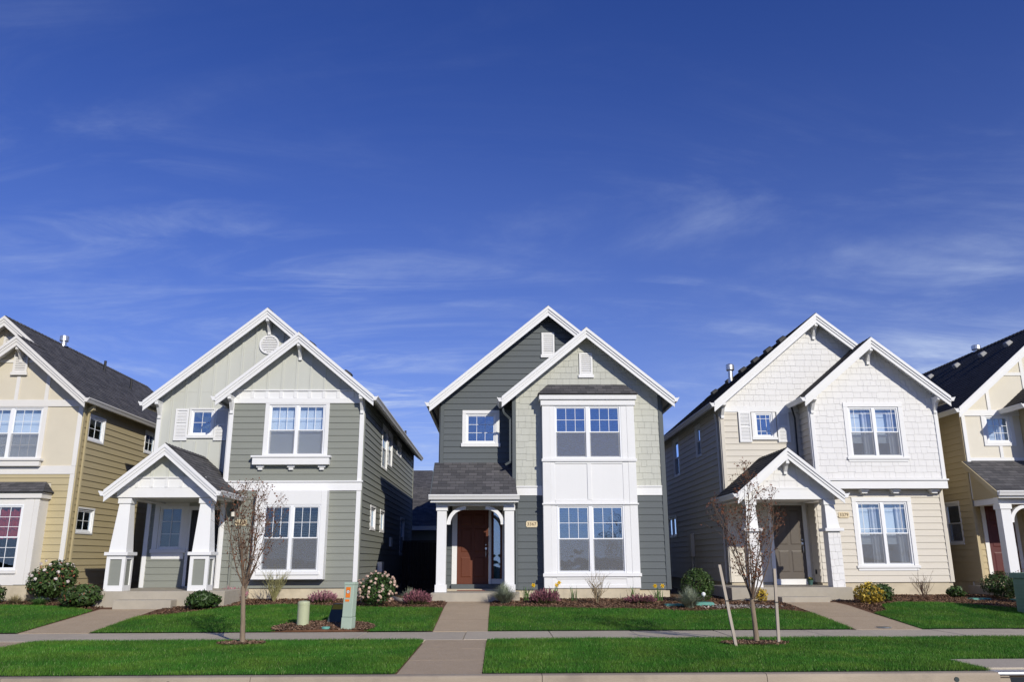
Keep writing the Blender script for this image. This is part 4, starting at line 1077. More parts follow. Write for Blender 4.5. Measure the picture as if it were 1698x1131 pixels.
# ------------------------------------------------------------------ house C: cream, shingled gables, gabled porch
def house_cream():
    H = House('house', (9.6, 23.2, .3), 'cream house with shingled gables, shutters and taupe door under a gabled porch')
    X0, XL, X1, F1, F2, YB, zt, zs = 6.60, 8.97, 12.65, 23.2, 24.05, 36.8, 5.83, .73
    FL = 23.5
    lw = [W_(29.8, 30.7, 4.35, 5.65, units=1, grid=None, inter='shade', casing=(.06, .06, .06, .06)), W_(26.5, 27.1, 4.65, 5.6, units=1, grid=None, inter='shade', casing=(.06, .06, .06, .06)),
          W_(30.9, 32.4, 2.2, 2.9, units=2, hung=False, grid=None, inter='shade', casing=(.06, .06, .06, .06))]
    S = shell(H, X0, XL, X1, F1, F2, YB, zt, zs, 'c_siding', side_right=False, side_left=True, lwins=lw, roofm='roofing_shaded', OV=.25, FL=FL)
    zw, xf, zf, xm, zm = S['zw'], S['xf'], S['zf'], S['xm'], S['zm']
    p1, pL, p2 = front(F1), front(FL), front(F2)
    uw = [W_(10.07, 11.53, 4.16, 5.60, units=2, grid='prairie', casing=(.13, .13, .13, .0), inter='drape', sill=(.06, .07, .16), extra=(0, 0, 0, .14))]
    c1, l1 = win_holes(uw); g1 = gable_poly(S, XL, X1, 3.3, xf, zf)
    w1 = core(H, 'front_wall', p1, [g1], c1, 'c_shingle')
    clad_shingles(H, w1, p1, [clip_poly(g1, [(XL + .1, 3.56), (X1 - .1, 3.56), (X1 - .1, 9), (XL + .1, 9)])], l1, 3.56, 'c_shingle', wch=(.13, .17, .21, .27, .33))
    put_windows(H, p1, uw); trim(H, 'sill_apron', p1, 9.95, 11.65, 4.02, 4.085, .03)
    trim(H, 'corner_board', p1, XL - .005, XL + .098, 3.54, zw, .036); trim(H, 'corner_board', p1, X1 - .098, X1 + .005, 3.54, zw, .036)
    bb = trim(H, 'belly_band', p1, XL - .01, X1 + .02, 3.27, 3.495, .05); MB().pbox(p1, XL - .03, X1 + .05, 3.496, 3.535, .001, .09).build('drip_ledge', 'white', bb)
    MB().box(XL, X1, F1 + .001, FL + .1, 3.275, 3.298).build('overhang_soffit', 'white', H.root)
    lo = [W_(10.14, 11.60, 1.18, 2.93, units=2, grid='prairie', casing=(.12, .12, .12, .0), inter='drape', sill=(.06, .07, .16), extra=(0, 0, 0, .14))]
    c1, l1 = win_holes(lo)
    wL = core(H, 'front_wall', pL, [[(XL, zs), (X1, zs), (X1, 3.27), (XL, 3.27)]], c1, 'c_siding')
    clad_boards(H, wL, pL, [[(XL + .05, zs), (X1 - .1, zs), (X1 - .1, 3.265), (XL + .05, 3.265)]], l1, zs, 'c_siding')
    put_windows(H, pL, lo); trim(H, 'sill_apron', pL, 10.02, 11.72, 1.04, 1.105, .03)
    trim(H, 'corner_board', pL, X1 - .098, X1 + .005, zs, 3.265, .036, 'c_siding')
    for u in (10.36, 11.26, 12.36): corbel(H, pL, u, 3.15, 3.268, .24, .22)
    number_plaque(H, pL, 9.76, 2.56, '3379')
    sw = [W_(7.62, 8.16, 4.85, 5.59, units=1, hung=False, grid='prairie', casing=(.09, .09, .0, .0), inter='dark', sill=(.06, .08, .11))]
    c2, l2 = win_holes(sw); top = upper_left_poly(S, X0, XL, zw)
    rect = [(X0, zs), (XL, zs), (XL, zw), (X0, zw)]
    w2 = core(H, 'front_wall', p2, [rect, top], c2, 'c_siding')
    clad_boards(H, w2, p2, [[(X0 + .1, zs), (XL, zs), (XL, 5.60), (X0 + .1, 5.60)]], l2 + [(7.1, 8.7, 4.68, 5.60), (7.78, 8.90, 0, 2.98)], zs, 'c_siding')
    trim(H, 'frieze_board', p2, X0 + .1, XL - .01, 5.602, 5.77, .034)
    clad_shingles(H, w2, p2, [top, [(X0 + .1, 5.77), (XL, 5.77), (XL, zw), (X0 + .1, zw)]], [(X0 - 1, 20, 0, 5.775)], 5.775, 'c_shingle', wch=(.13, .17, .21, .27, .33))
    put_windows(H, p2, sw)
    for a, b in ((7.14, 7.50), (8.28, 8.64)): shutter(H, p2, a, b, 4.70, 5.60)
    trim(H, 'corner_board', p2, X0 - .005, X0 + .098, zs, zw, .036, 'c_siding')
    door(H, p2, 7.90, 8.78, .82, 2.86, 'door_taupe', panels=4, d=.014, casing=(.11, .11, .13)); trim(H, 'threshold', p2, 7.79, 8.89, .66, .812, .05)
    pr = left(XL); w = core(H, 'return_wall', pr, [[(F1 + .12, 3.3), (F2, 3.3), (F2, zw), (F1 + .12, zw)], [(FL + .12, zs), (F2, zs), (F2, 3.3), (FL + .12, 3.3)]], [], 'c_siding')
    clad_boards(H, w, pr, [[(F1 + .1, 3.578), (F2 - .01, 3.578), (F2 - .01, zw), (F1 + .1, zw)], [(FL + .01, zs), (F2 - .01, zs), (F2 - .01, 3.2), (FL + .01, 3.2)]], [], zs, 'c_siding')
    trim(H, 'corner_board', pr, F1 + .001, F1 + .1, 3.54, zw, .034)
    bracket(H, p2, xm, zm - .30, .36, .42); bracket(H, p2, X0 + .06, zt + .0, .36, .42)
    bracket(H, p1, xf, zf - .30, .36, .42); bracket(H, p1, XL + .06, zt + .0, .36, .42); bracket(H, p1, X1 - .06, zt + .0, .36, .42)
    downspout(H, [(8.66, 23.75, 5.7), (8.80, 23.95, 5.4), (8.80, 23.98, 3.6)], 'dark_metal', .03)
    downspout(H, [(6.50, 24.3, 5.6), (6.54, 24.3, 5.3), (6.54, 24.3, .7)], 'c_siding')
    # porch
    xa, za = 7.64, 4.20
    P, pzt = gable_porch(H, xa, za, 1.40, 21.60, F2, XL, FL, zs, roofm='roofing_shaded')
    pp = front(21.9)
    hb_ = (za - .13 - 3.15) / PITCH; tri = [(xa - hb_, 3.15), (xa + hb_, 3.15), (xa, za - .13)]
    gw = core(H, 'porch_gable', pp, [tri], [], 'c_shingle', .1)
    clad_shingles(H, gw, pp, [clip_poly(tri, [(0, 3.20), (20, 3.20), (20, 9), (0, 9)])], [], 3.20, 'c_shingle', wch=(.15, .21, .27, .33))
    MB().pbox(pp, xa - 1.15, xa + 1.15, 3.152, 3.195, .001, .05).build('drip_ledge', 'white', gw)
    MB().box(xa - 1.2, xa + 1.26, 21.86, 22.16, 2.885, 3.148).build('porch_beam', 'white', H.root, bevel=.005)
    MB().box(xa - 1.2, xa - .98, 22.161, F2 - .03, 2.885, 3.148).build('porch_beam', 'white', H.root); MB().box(xa + 1.02, xa + 1.26, 22.161, FL - .03, 2.885, 3.148).build('porch_beam', 'white', H.root)
    MB().box(xa - .97, xa + 1.0, 22.165, F2 - .04, 2.93, 2.95).build('porch_ceiling', 'c_shingle', H.root)
    bracket(H, pp, xa, za - .32, .30, .34, .085)
    for (a, b, c, e) in ((6.45, 6.83, 6.53, 6.77), (8.58, 8.96, 8.61, 8.86)):
        C_ = tapered_column(H, a, b, c, e, 22.0, .66, 2.06, 2.88, 'c_shingle', shingled=True)
        for pl_, u0, u1 in ((front(22.0 - (b - a) / 2 + .03), a + .03, b - .03), (right(b - .03), 22.0 - (b - a) / 2 + .04, 22.0 + (b - a) / 2 - .04)):
            clad_shingles(H, [o for o in C_.children if o.name.startswith('pedestal') and 'cap' not in o.name][0] if False else C_, pl_, [[(u0, .66), (u1, .66), (u1, 2.05), (u0, 2.05)]], [], .66, 'c_shingle', wch=(.11, .15, .19))
    MB().box(5.95, 9.06, 21.72, F2 - .04, .05, .66).build('porch_slab', 'porch_concrete', H.root, bevel=.012)
    MB().box(7.09, 8.30, 21.33, 21.718, .05, .44).build('step', 'porch_concrete', H.root, bevel=.012)
    MB().pbox(left(XL), 23.75, 23.83, .95, 1.07, .03, .04).build('outlet_cover', 'dark_metal', H.root)
    ps = left(X0); m = MB().pbox(ps, 28.1, 28.5, 1.45, 2.2, .03, .16).build('meter_box', 'c_siding', H.root, bevel=.01); MB().tube([ps(28.3, .4, .08), ps(28.3, 1.45, .08)], .04, 8).build('conduit', 'c_siding', m)
    for k, y in enumerate((24.6, 25.9, 27.3, 28.8, 30.6, 32.8)):
        roof_vent(H, (xm - .75, y, zm - .75 * PITCH), PITCH, 'dark_metal', -1)
    m = MB(); c = (xm - 1.0, 29.6, zm - 1.0 * PITCH - .1); m.lathe(c, [(.085, 0), (.085, .52)], 14); m.lathe((c[0], c[1], c[2] + .52), [(.13, 0), (.15, .03), (.15, .20), (.13, .23), (.06, .26)], 14)
    m.build('flue_pipe', 'galv', H.root, smooth=False)
    H.finish()

# ------------------------------------------------------------------ house at the left edge: ochre siding, tan stucco gable
def house_ochre():
    H = House('house', (-14.5, 22.9, .3), 'ochre clapboard house with tan half-timbered gable and red curtains, at the left edge')
    X0, XL, X1, F1, F2, YB, zt, zs = -17.5, -15.45, -11.62, 22.9, 23.85, 33.4, 5.76, .73
    T = 'h1_trim'
    rw = [W_(23.3, 24.2, 4.72, 5.38, units=1, hung=False, cols=2, rows=2, casing=(.05, .05, .05, .05), inter='dark'), W_(23.3, 24.2, 2.15, 2.78, units=1, hung=False, cols=2, rows=2, casing=(.05, .05, .05, .05), inter='dark'),
          W_(27.1, 27.9, 4.85, 5.5, units=1, hung=False, cols=2, rows=2, casing=(.05, .05, .05, .05), inter='dark')]
    S = shell(H, X0, XL, X1, F1, F2, YB, zt, zs, 'h1_siding', T, OV=.2, fascia=T, rwins=rw)
    zw, xf, zf, xm, zm = S['zw'], S['xf'], S['zf'], S['xm'], S['zm']
    p1, p2 = front(F1), front(F2); g1 = gable_poly(S, XL, X1, zs, xf, zf)
    uw = [W_(-14.42, -12.72, 4.10, 5.54, units=2, lower_grid=True, casing=(.12, .12, .02, 0), casing_mat=T, inter='shade')]
    c1, l1 = win_holes(uw); bay = (-14.95, -12.22, .77, 3.45)
    w1 = core(H, 'front_wall', p1, [g1], c1 + [(-14.8, -12.4, 1, 2.9)], 'h1_stucco'); put_windows(H, p1, uw)
    clad_boards(H, w1, p1, [[(XL + .1, zs), (X1 - .12, zs), (X1 - .12, 3.675), (XL + .1, 3.675)]], [bay], zs, 'h1_siding')
    trim(H, 'belly_band', p1, XL, X1 - .002, 3.68, 3.91, .034, T); trim(H, 'frieze_board', p1, XL, X1 - .002, 5.565, 5.755, .034, T)
    trim(H, 'corner_board', p1, X1 - .118, X1 + .005, zs, 3.677, .036, T); trim(H, 'corner_board', p1, X1 - .118, X1 + .005, 3.912, 5.563, .036, T)
    trim(H, 'corner_board', p1, XL, XL + .1, zs, 3.677, .036, T)
    o = MB().pbox(p1, -14.60, -12.56, 3.89, 4.04, .035, .16).build('sill_shelf', T, H.root, bevel=.005); MB().pbox(p1, -14.64, -12.52, 4.041, 4.095, .001, .20).build('shelf_top', T, o)
    gcl = lambda a, b, c, e: clip_poly([(a, c), (b, c), (b, e), (a, e)], g1)
    for a, b, c, e in ((xf - .05, xf + .05, 5.757, 6.42), (-12.75, -12.64, 5.757, 7.2), (xf - .97, xf - .86, 5.757, 7.2), (X0, X1, 6.83, 6.92)):
        MB().pprism(p1, gcl(a, b, c, e), .001, .026 if b - a < 2 else .022).build('half_timber', T, H.root)
    gable_vent(H, p1, xf, 6.55, 7.15, .40, d=.027, material=T, slat=T)
    lw = [W_(-14.55, -12.62, 1.14, 2.84, units=2, lower_grid=True, rows=3, casing=(0, 0, 0, 0), casing_mat=T, inter='red', screen=False, glass='glass_low')]
    B, pb = bay_box(H, bay[0], bay[1], 22.45, F1, bay[2], 3.0, lw, T); put_windows(H, pb, lw)
    for a, b in ((-12.60, -12.36), (-12.355, -12.22), (-14.95, -14.57)): MB().pbox(pb, a, b, .78, 2.98, .001, .02).build('stile', T, B, bevel=.004)
    MB().pbox(pb, -14.6, -12.57, 1.06, 1.137, .0205, .05).build('sill', T, B, bevel=.004)
    MB().box(bay[0] - .04, bay[1] + .06, 22.38, F1, 3.0, 3.16).build('bay_cornice', T, B, bevel=.005)
    bay_roof(H, bay[0] - .1, bay[1] + .12, 22.33, F1 - .03, 3.165, 3.47, .24)
    MB().box(bay[0] + .03, bay[1] - .03, 22.47, F1 + .015, -.1, .766).build('bay_foundation', 'foundation', H.root)
    top = upper_left_poly(S, X0, XL, zw); rect = [(X0, zs), (XL, zs), (XL, zw), (X0, zw)]
    w2 = core(H, 'front_wall', p2, [rect, top], [], 'h1_stucco'); gable_vent(H, p2, xm + .05, 7.30, 7.85, .40, d=.004, material=T, slat=T)
    pr = left(XL); core(H, 'return_wall', pr, [[(F1 + .12, zs), (F2, zs), (F2, zw), (F1 + .12, zw)]], [], 'h1_siding')
    bracket(H, p1, xf, zf - .3, .34, .40, material=T)
    MB().prism([(X1 + .001, 23.05, 5.38), (X1 + .001, 23.18, 5.38), (X1 + .001, 23.18, 5.52), (X1 + .001, 23.05, 5.52)], [(X1 + .2, 23.05, 5.5), (X1 + .2, 23.18, 5.5), (X1 + .2, 23.18, 5.64), (X1 + .2, 23.05, 5.64)]).build('downspout_elbow', 'h1_siding', H.root)
    downspout(H, [(X1 + .07, 23.11, 5.42), (X1 + .07, 23.11, .8)], 'h1_siding')
    m = MB(); c = (xm + .12, 26.6, zm - .1); m.lathe(c, [(.09, 0), (.09, .16)], 14); m.lathe((c[0], c[1], c[2] + .16), [(.10, 0), (.14, .02), (.14, .18), (.10, .20)], 14); m.build('flue_pipe', 'galv', H.root)
    for dx, y in ((.55, 28.7), (1.1, 29.7)):
        c = (xm + dx, y, zm - dx * PITCH - .05); m = MB(); m.lathe(c, [(.07, 0), (.045, .05), (.045, .42)], 10); m.build('vent_pipe', 'dark_metal', H.root)
    H.finish()

# ------------------------------------------------------------------ house at the right edge: tan stucco gable over a shed porch
def house_tan():
    H = House('house', (16.5, 23.6, .3), 'tan house with half-timbered gable over a shed-roofed porch, at the right edge')
    X0, XL, X1, F1, F2, YB, zt, zs = 13.57, 15.30, 19.7, 22.85, 23.6, 37.0, 5.58, .72
    FD = 24.2
    lw = [W_(24.35, 25.15, 1.8, 2.95, units=1, grid=None, inter='dark', casing=(.05, .05, .05, .05))]
    S = shell(H, X0, XL, X1, F1, F2, YB, zt, zs, 'h5_siding', OV=.25, OVL=.5, roofm='roofing_shaded', side_right=False, side_left=True, lwins=lw)
    zw, xf, zf, xm, zm = S['zw'], S['xf'], S['zf'], S['xm'], S['zm']
    p1, p2, pd = front(F1), front(F2), front(FD); g1 = gable_poly(S, XL, X1, zs, xf, zf)
    fw5 = [W_(16.5, 18.1, 4.15, 5.45, units=2, casing=(.11, .11, .11, .11), inter='shade'), W_(16.5, 18.1, 1.2, 2.75, units=2, casing=(.11, .11, .11, .11), inter='blind')]
    core(H, 'front_wall', p1, [g1], win_holes(fw5)[0], 'h5_stucco'); put_windows(H, p1, fw5); trim(H, 'belly_band', p1, XL, X1, 3.62, 3.85, .034)
    sw = [W_(14.26, 14.97, 4.62, 5.40, units=1, hung=False, cols=3, rows=3, casing=(.11, .11, .0, .1), inter='drape')]
    c2, l2 = win_holes(sw); top = upper_left_poly(S, X0, XL, zw); rect = [(X0, 2.98), (XL, 2.98), (XL, zw), (X0, zw)]
    w2 = core(H, 'front_wall', p2, [rect, top], c2, 'h5_stucco'); put_windows(H, p2, sw)
    trim(H, 'frieze_board', p2, X0 + .1, XL, 5.405, 5.58, .034); trim(H, 'belly_band', p2, X0 + .1, XL, 4.09, 4.18, .034); trim(H, 'corner_board', p2, X0 - .005, X0 + .1, 3.0, zw, .036)
    allp = [top, [(X0, 5.58), (XL, 5.58), (XL, zw), (X0, zw)]]
    for a, b, c, e in ((14.40, 14.50, 5.582, 7.6), (15.55, 15.65, 5.582, 9), (X0, 19, 6.62, 6.71), (14.57, 14.66, 4.182, 4.518)):
        for P_ in ([top, rect] if c < 5.5 else [top, [(X0, 5.58), (XL, 5.58), (XL, zw), (X0, zw)]]):
            q = clip_poly([(a, c), (b, c), (b, e), (a, e)], P_)
            if q and parea(q) > .002: MB().pprism(p2, q, .001, .026 if b - a < 1 else .022).build('half_timber', 'white', H.root)
    # porch and entry
    wd = core(H, 'entry_wall', pd, [[(X0, .5), (XL + .6, .5), (XL + .6, 3.0), (X0, 3.0)]], [], 'h5_siding')
    clad_boards(H, wd, pd, [[(X0 + .12, zs), (XL, zs), (XL, 2.95), (X0 + .12, 2.95)]], [(14.08, XL, 0, 2.97)], zs, 'h5_siding')
    trim(H, 'corner_board', pd, X0, X0 + .118, .6, 2.95, .035)
    door(H, pd, 14.20, 15.02, .80, 2.84, 'door_wine', d=.014, casing=(.12, .1, .12))
    MB().box(X0 + .03, XL, 22.4, FD, 2.97, 2.99).build('porch_ceiling', 'h5_stucco', H.root)
    core(H, 'return_wall', left(XL), [[(F1 + .12, .5), (FD, .5), (FD, zw), (F1 + .12, zw)]], [], 'h5_siding')
    mb = MB(); roof_slab(mb, (X0 - .14, 22.12, 3.10), (XL, 22.12, 3.10), (XL, F2 - .005, 4.08), (X0 - .14, F2 - .005, 4.08)); P = mb.build('porch_roof', 'roofing', H.root)
    roof2 = MB(); roof_slab(roof2, (XL + .002, 22.12, 3.10), (X1 - 1, 22.12, 3.10), (X1 - 1, F1 - .005, 3.61), (XL + .002, F1 - .005, 3.61)); roof2.build('porch_roof', 'roofing', H.root)
    soffit(P, (X0 - .14, 22.12, 3.10), (XL, 22.12, 3.10), (XL, F2 - .01, 4.08), (X0 - .14, F2 - .01, 4.08), 'h5_siding')
    MB().prism([(X0, 22.35, 2.96), (X0, F2, 2.96), (X0, F2, 3.96), (X0, 22.35, 3.14)], [(X0 + .08, 22.35, 2.96), (X0 + .08, F2, 2.96), (X0 + .08, F2, 3.96), (X0 + .08, 22.35, 3.14)]).build('cheek_wall', 'h5_siding', H.root)
    MB().prism([(X0 - .141, 22.12, 2.93), (X0 - .141, F2, 3.91), (X0 - .141, F2, 4.08), (X0 - .141, 22.12, 3.10)], [(X0 - .17, 22.12, 2.93), (X0 - .17, F2, 3.91), (X0 - .17, F2, 4.08), (X0 - .17, 22.12, 3.10)]).build('barge_board', 'h5_siding', P)
    MB().box(X0 - .14, X1 - 1, 22.12, 22.15, 2.93, 3.09).build('fascia', 'white', P); gutter(H, front(22.118), X0 - .16, X1 - 1, 3.115)
    MB().box(X0 - .02, XL + .8, 22.36, 22.58, 2.78, 2.965).build('porch_beam', 'white', H.root, bevel=.005); MB().box(X0 + .02, X0 + .22, 22.581, FD - .02, 2.80, 2.965).build('porch_beam', 'white', H.root)
    post(H, 13.57, 13.84, 22.34, 22.60, .62, 2.778); post(H, 15.85, 16.12, 22.34, 22.60, .62, 2.778)
    arch_bracket(H, front(22.47), 13.841, 14.34, 2.30, 2.775, -.05, .05)
    MB().box(13.40, 16.3, 22.05, FD - .02, .05, .62).build('porch_slab', 'porch_concrete', H.root, bevel=.012)
    for k, y in enumerate((24.6, 26.0, 27.6, 29.4, 31.4, 33.8)):
        roof_vent(H, (xm - .62, y, zm - .62 * PITCH), PITCH, 'vent_grey', -1, size=.23)
    m = MB(); c = (xm + .02, 27.4, zm - .1); m.lathe(c, [(.10, 0), (.10, .14)], 14); m.lathe((c[0], c[1], c[2] + .14), [(.12, 0), (.15, .02), (.15, .15), (.12, .17)], 14); m.build('flue_pipe', 'galv', H.root)
    MB().tube([(xm - .9, 30.5, zm - .8), (xm - .9, 30.5, zm - .35)], .05, 8).build('vent_pipe', 'galv', H.root)
    H.finish()

house_sage(); house_grey(); house_cream(); house_ochre(); house_tan()

# ------------------------------------------------------------------ the house behind, seen in the gap
def house_behind():
    H = House('house', (-3.5, 40, .3), 'grey-roofed house in the distance, seen through the gap beside the sage green house')
    mb = MB(); roof_slab(mb, (-9, 36.9 + 1.0, 2.85), (3, 36.9 + 1.0, 2.85), (3, 41.6, 4.9), (-9, 41.6, 4.9)); a = mb.build('roof', 'roofing', H.root)
    mb = MB(); roof_slab(mb, (-10, 41.4, 4.75), (-2.9, 41.4, 4.75), (-3.6, 45.5, 6.15), (-10, 45.5, 6.15)); b = mb.build('roof', 'roofing', H.root)
    MB().box(-9, 3, 37.85, 37.9, 2.68, 2.86).build('fascia', 'white', a)
    MB().prism([(-4.4, 41.2, 4.9), (-4.4, 41.2, 5.02), (-5.0, 41.2, 5.44), (-5.0, 41.2, 5.32)], [(-4.4, 41.15, 4.9), (-4.4, 41.15, 5.02), (-5.0, 41.15, 5.44), (-5.0, 41.15, 5.32)]).build('barge_board', 'white', b)
    MB().box(-9, 3, 38.3, 38.45, .2, 2.8).build('wall', 'a_siding', H.root); MB().box(-9, 3, 45.5, 45.6, .2, 6.0).build('wall', 'a_siding', H.root)
    MB().box(-9, -8.9, 38.45, 45.5, .2, 4.8).build('wall', 'a_siding', H.root); MB().box(2.9, 3, 38.45, 45.5, .2, 4.8).build('wall', 'a_siding', H.root)
house_behind()
def fence():
    H = empty('fence', (-2.7, 33.0, .3), 'dark vertical board fence closing the gap beside the sage green house', 'fence')
    x = -3.72; b0 = None
    while x < -1.68:
        b = MB().box(x, x + .138, 33.0, 33.02, .28, 2.05 + random.uniform(-.01, .01)).build('board', 'fence', H); x += .146
    MB().box(-3.73, -1.67, 32.975, 33.06, 2.062, 2.11).build('cap_rail', 'fence', H); MB().box(-3.73, -1.67, 33.021, 33.06, .6, .7).build('rail', 'fence', H)
    for px in (-3.70, -1.78): MB().box(px, px + .09, 33.0601, 33.15, .2, 2.06).build('post', 'fence', H)
fence()
# ------------------------------------------------------------------ ground
def tz(x, y):
    """ground height: street kerb, level sidewalk, lawns rising to the houses"""
    return np.interp(y, [-400, 1.0, 11.05, 15.45, 17.15, 20.6, 22.6, 24, 600], [-.05, -.05, -.035, -.01, .0, .28, .36, .38, .38])
def strip_mesh(name, xs, ys, dz, material, kind='structure', label=None, cat=None, mask=None):
    xs = np.array(xs, float); ys = np.array(ys, float); nx, ny = len(xs), len(ys)
    X, Y = np.meshgrid(xs, ys); Z = tz(X, Y) + dz
    co = np.stack([X.ravel(), Y.ravel(), Z.ravel()], 1); f = []
    for j in range(ny - 1):
        for i in range(nx - 1):
            if mask and not mask((xs[i] + xs[i + 1]) / 2, (ys[j] + ys[j + 1]) / 2): continue
            k = j * nx + i; f.append((k, k + 1, k + 1 + nx, k + nx))
    o = np_mesh(name, co, f, material); o['kind'] = kind
    if label: o['label'] = label
    if cat: o['category'] = cat
    return o

far = [-900, -300, -120, -60, -30, -20, -10, 0, 10, 20, 30, 60, 120, 300, 900]
g = strip_mesh('ground', far, [10.9, 11.5, 13, 15, 16, 17.15, 18, 19, 20, 20.6, 21.5, 22.6, 24, 30, 60, 150, 400, 1500], -.05, 'soil', label='bare brown earth under and behind the row of houses')
# street: asphalt with concrete gutter pan
def slab_sheet(name, x0, x1, pts, material, label, cat='road'):
    xs = [x0, x1]; co = []; f = []
    for (y, z) in pts: co += [(x0, y, z), (x1, y, z)]
    for j in range(len(pts) - 1): f.append((2 * j, 2 * j + 1, 2 * j + 3, 2 * j + 2))
    o = np_mesh(name, co, f, material); o['kind'] = 'structure'; o['label'] = label; return o
slab_sheet('road', -900, 900, [(1.4, -.19), (6, -.10), (10.3, -.185)], 'asphalt', 'dark asphalt street in front of the kerb')
slab_sheet('gutter_pan', -900, 900, [(10.302, -.182), (10.9, -.20)], 'kerb', 'concrete gutter along the kerb')
slab_sheet('verge', -900, 900, [(-900, -.05), (1.2, -.05), (1.2, -.195), (1.4, -.195)], 'turf', 'green verge on the near side of the street')
# kerb in cast lengths
def kerb():
    K = bpy.data.objects.new('kerb', None); col.objects.link(K); K.location = (0, 10.95, -.2); OFF[K.name] = Vector((0, 10.95, -.2))
    K['kind'] = 'structure'; K['label'] = 'weathered concrete kerb along the street'
    cuts = [-40, -30, -24, -18, -12, -9.4, -6.1, -3.05, .55, 3.35, 6.28]
    prof = [(10.86, -.21), (10.885, -.06), (10.90, -.036), (10.93, -.028), (11.045, -.028), (11.045, -.21)]
    pts_drain = 6.28
    for a, b in list(zip(cuts[:-1], cuts[1:])) + [(8.45, 11.5), (11.5, 15), (15, 20), (20, 30)]:
        MB().prism([(a + .004, y, z) for y, z in prof], [(b - .004, y, z) for y, z in prof]).build('kerb_stone', 'kerb', K)
    for x in (-4.05, 5.72):
        MB().tube([(x, 10.868, -.105), (x, 10.9, -.105)], .03, 14).build('weep_hole', 'ped_dark', K)
    return K
kerb()
# storm drain
def drain():
    D = empty('storm_drain', (7.3, 10.95, -.3), 'storm drain inlet with steel edged opening set in the kerb, lower right corner', 'storm drain')
    m = MB(); m.box(6.28, 8.45, 10.93, 11.2, -.075, -.03); m.build('lintel', 'galv', D, bevel=.015)
    MB().prism([(6.285, 10.86, -.30), (6.285, 11.2, -.30), (6.285, 11.2, -.0755), (6.285, 10.93, -.0755)], [(6.42, 10.86, -.30), (6.42, 11.2, -.30), (6.42, 11.2, -.0755), (6.42, 10.93, -.0755)]).build('cheek', 'kerb', D)
    MB().box(8.35, 8.445, 10.9, 11.2, -.30, -.0755).build('cheek', 'kerb', D)
    MB().box(6.42, 8.35, 11.55, 11.6, -.60, -.08).build('chamber', 'room', D)
    for k in range(5): MB().tube([(6.70 + k * .38, 10.94, -.30), (6.70 + k * .38, 10.94, -.075)], .012, 8).build('bar', 'galv', D)
    a = MB(); a.box(6.30, 7.9, 11.21, 12.15, -.12, -.008); a.build('apron', 'sidewalk', D, bevel=.01); b = MB().box(7.91, 9.4, 11.21, 12.15, -.12, -.009).build('apron', 'sidewalk', D, bevel=.01)
drain()

SW0, SW1 = 15.40, 17.05
def sidewalk():
    S = bpy.data.objects.new('sidewalk', None); col.objects.link(S); S.location = (0, 16.2, -.05); OFF[S.name] = Vector((0, 16.2, -.05)); S['kind'] = 'structure'; S['label'] = 'pale concrete sidewalk running past all the houses'
    x = -36.0
    cuts = [-36, -30, -26, -22, -18.5, -15, -12.2, -9.75, -8.0, -5.2, -2.55, -.62, 1.0, 2.6, 4.25, 6.0, 7.0, 8.55, 10.2, 12, 14, 17, 20, 24, 30, 36]
    for a, b in zip(cuts[:-1], cuts[1:]):
        t = random.uniform(-.003, .003)
        MB().box(a + .006, b - .006, SW0, SW1, -.12, .0 + t).build('slab', 'sidewalk', S, bevel=.008)
sidewalk()
def sloped_slab(parent, x0, x1, y0, y1, z0, z1, material, name='slab'):
    return MB().hexa([(x0, y0, z0 - .12), (x1, y0, z0 - .12), (x1, y1, z1 - .12), (x0, y1, z1 - .12), (x0, y0, z0), (x1, y0, z0), (x1, y1, z1), (x0, y1, z1)]).build(name, material, parent, bevel=.008)
def walk(x0, x1, ys, name_label, zend=None, flare=0):
    W = bpy.data.objects.new('path', None); col.objects.link(W); W.location = ((x0 + x1) / 2, ys[0], 0); OFF[W.name] = Vector(W.location); W['kind'] = 'structure'; W['label'] = name_label
    for a, b in zip(ys[:-1], ys[1:]):
        za, zb = float(tz(0, a)) + .004, float(tz(0, b)) + .004
        sloped_slab(W, x0, x1, a + .008, b - .008, za, zb, 'aggregate')
walk(-1.28, -.20, [11.05, 12.5, 13.95, 15.395], 'brown aggregate path crossing the verge to the dark grey house')
walk(-1.28, -.20, [17.055, 18.6, 20.6, 21.93], 'brown aggregate path from sidewalk up to the dark grey house')
walk(-9.35, -8.12, [11.05, 12.5, 13.95, 15.395], 'brown aggregate path crossing the verge at the left')
walk(-9.35, -8.0, [17.055, 18.8, 20.42], 'brown aggregate path up to the sage green house')
walk(7.10, 8.42, [17.055, 18.8, 20.6, 21.33], 'brown aggregate path up to the cream house')

